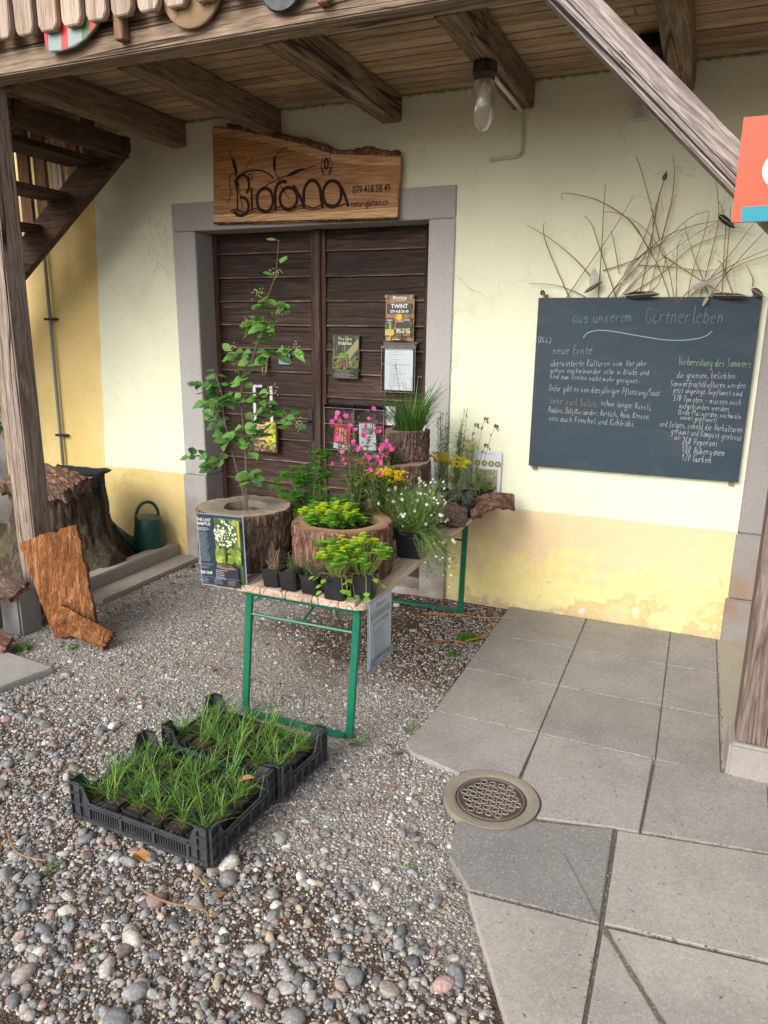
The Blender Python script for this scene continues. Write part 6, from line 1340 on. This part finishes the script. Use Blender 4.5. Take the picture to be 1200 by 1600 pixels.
S.blobs(0,.14,.207,.09,150,.011,[(.10,.18,.03),(.05,.09,.02),(.22,.28,.06),(.16,.12,.05)]); S.rect(.055,.155,.075,.065,(.10,.06,.035)); S.blobs(.055,.155,.075,.065,40,.008,[(.14,.08,.045),(.07,.04,.025),(.2,.13,.06)]); S.blobs(.06,.12,.06,.035,26,.009,[(.20,.34,.05),(.12,.25,.03)])
S.rect(0,.235,.207,.063,(.015,.015,.012)); S.text('The Lost', .105,.034,.030,(.72,.70,.58),'CENTER',.0); S.text('Habitus', .105,.064,.034,(.72,.70,.58),'CENTER',.01); S.lines(.03,.235,.14,3,.008,(.45,.42,.33),.0018); S.lines(.02,.262,.17,4,.008,(.5,.48,.4),.002)
t = thing('forest_poster', 'dark green forest poster in the middle of the right door leaf', 'poster', (-1.538,DY+.006,1.738)); S.put('printed_panel', t, loc=L0)
def acrylbox(label, x, z, w_, h, d=.045, back=None):
    t = thing('leaflet_box', label, 'leaflet box', (x, DY+.010, z)); mb = MB(); q = .0025
    mb.box(0,w_,-d,-d+q,-h,-.02); mb.box(0,q,-d,0,-h,0); mb.box(w_-q,w_,-d,0,-h,0); mb.box(0,w_,-d,0,-h,-h+q); mb.build('clear_case', M['acryl'], t, loc=L0)
    mb = MB(); mb.add([(-.004,-d-.006,-.03),(w_+.004,-d-.006,-.03),(w_+.004,0,.012),(-.004,0,.012),(-.004,-d-.006,-.034),(w_+.004,-d-.006,-.034),(w_+.004,0,.007),(-.004,0,.007)], [(0,1,2,3),(7,6,5,4),(0,4,5,1),(1,5,6,2),(3,2,6,7),(0,3,7,4)], (.9,.9,.9)); mb.build('lid', plain('smoky_plastic', (.17,.16,.155), .3, .1) if back else M['acryl'], t, loc=L0)
    mb = MB(); 
    for a, b in (((0,-d,-.02),(w_,-d,-.02)),((0,-d,-h),(w_,-d,-h)),((0,-d,-h),(0,-d,-.02)),((w_,-d,-h),(w_,-d,-.02)),((0,-d,-h*.42),(w_,-d,-h*.42))): mb.tube([a,b], .0010, 4, (1,1,1))
    mb.build('edge', plain('edge_glint', (.45,.46,.46), .3, .1), t, loc=L0); return t
t = acrylbox('clear leaflet box with a smoky lid holding a white price list under the payment sign', -1.148, 1.690, .245, .325, back=1)
S = Sheet(.205, .285, (.80,.84,.90), .001)
for k in range(15): S.lines(.03,.03+k*.0158,rnd.uniform(.05,.13),1,.01,(.25,.27,.32),.0022)
tt = thing('price_list', 'white printed price list inside the box with the smoky lid', 'paper', (-1.128,DY-.022,1.663)); S.put('printed_sheet', tt, loc=L0)
for k, (x, lb) in enumerate(((-1.59,'clear leaflet box with a red leaflet low on the right door leaf'),(-1.355,'clear leaflet box with white leaflets low on the right door leaf'))):
    acrylbox(lb, x, 1.255, .228, .32)
S = Sheet(.13,.18,(.62,.03,.02),.001); S.rect(0,.14,.13,.04,(.62,.64,.70)); [S.lines(.02+.022*q,.03,.014,12,.008,WHT,.005) for q in range(4)]; t = thing('red_leaflet', 'red leaflet with white print standing in the left low box', 'leaflet', (-1.515,DY-.018,1.125)); S.put('printed_sheet', t, loc=L0, rot=(0,R(4),0))
S = Sheet(.13,.19,(.60,.64,.70),.001); S.rect(.02,.03,.09,.05,(.3,.34,.4)); S.lines(.02,.10,.09,8,.01,(.3,.32,.38),.002); t = thing('white_leaflet', 'white leaflet with a grey picture standing in the right low box', 'leaflet', (-1.325,DY-.018,1.135)); S.put('printed_sheet', t, loc=L0, rot=(0,R(-2),0))
S = Sheet(.085,.13,(.62,.64,.66),.001); S.blobs(.01,.01,.06,.10,16,.010,[(.2,.2,.2),(.4,.42,.42)]); t = thing('small_notice', 'small white notice with black drawing on the door beside the low boxes', 'notice', (-1.138,DY+.004,1.262)); S.put('printed_sheet', t, loc=L0)
S = Sheet(.095,.075,(.16,.36,.46),.001); S.lines(.012,.02,.07,5,.01,(.35,.5,.58),.002); t = thing('blue_card', 'small light blue card pinned to the left door leaf', 'card', (-1.985,DY+.008,1.60)); S.put('printed_sheet', t, loc=L0)
# paper bag hanging on the left leaf
S = Sheet(.20,.23,(.13,.085,.04),.03); S.rect(.005,.02,.10,.12,(.58,.40,.20)); S.lines(.02,.04,.075,2,.014,(.30,.09,.03),.007); S.lines(.02,.075,.07,6,.009,(.25,.12,.05),.003); S.blobs(.105,.0,.09,.19,60,.017,[(.35,.42,.03),(.55,.50,.04),(.20,.32,.03),(.6,.5,.1)]); S.disc(.135,.10,.022,(.66,.55,.08),.9); S.disc(.15,.06,.02,(.62,.56,.08)); S.blobs(.0,.15,.20,.075,60,.013,[(.25,.16,.08),(.42,.30,.16),(.10,.07,.04),(.2,.25,.06)])
t = thing('shopping_bag', 'printed shopping bag with yellow vegetables hanging by white straps on the left door leaf', 'bag', (-2.19,DY-.035,1.105)); S.put('bag_body', t, loc=L0)
for x0, x1 in ((-.035,.045), (.11,.125)):
    mb = MB(); mb.add([(x0+.05-.012,-.001,.26),(x0+.05+.012,-.001,.262),(x0+.062,-.001,.0),(x0+.038,-.001,.0)], [(0,3,2,1)], (.62,.63,.68)); mb.build('strap', M['print'], t, loc=L0)
mb = MB(); mb.box(.015,.085,-.002,0,.250,.268,(.62,.63,.68)); mb.build('strap', M['print'], t, loc=L0)
mb = MB(); mb.tube([(.045,.035,.262),(.045,-.004,.262),(.045,-.006,.27)], .003, 6); mb.build('hook', M['iron'], t, loc=L0)
# information sheet leaning on the cream wall
S = Sheet(.19,.27,(.66,.68,.72),.001); S.lines(.04,.012,.13,2,.008,(.35,.37,.4),.003); S.rect(.02,.115,.15,.13,(.35,.34,.26)); S.blobs(.02,.115,.15,.13,50,.015,[(.30,.30,.2),(.42,.42,.36),(.2,.22,.12)])
for x in (.035,.080,.125,.168): S.disc(x,.078,.019,(.16,.15,.08),1,14); S.disc(x,.078,.011,(.55,.46,.06),1,8)
t = thing('information_sheet', 'white information sheet with four round flower pictures behind the back pots', 'paper', (-.432,-.016,1.035)); S.put('printed_sheet', t, loc=L0, rot=(R(-2),0,0))
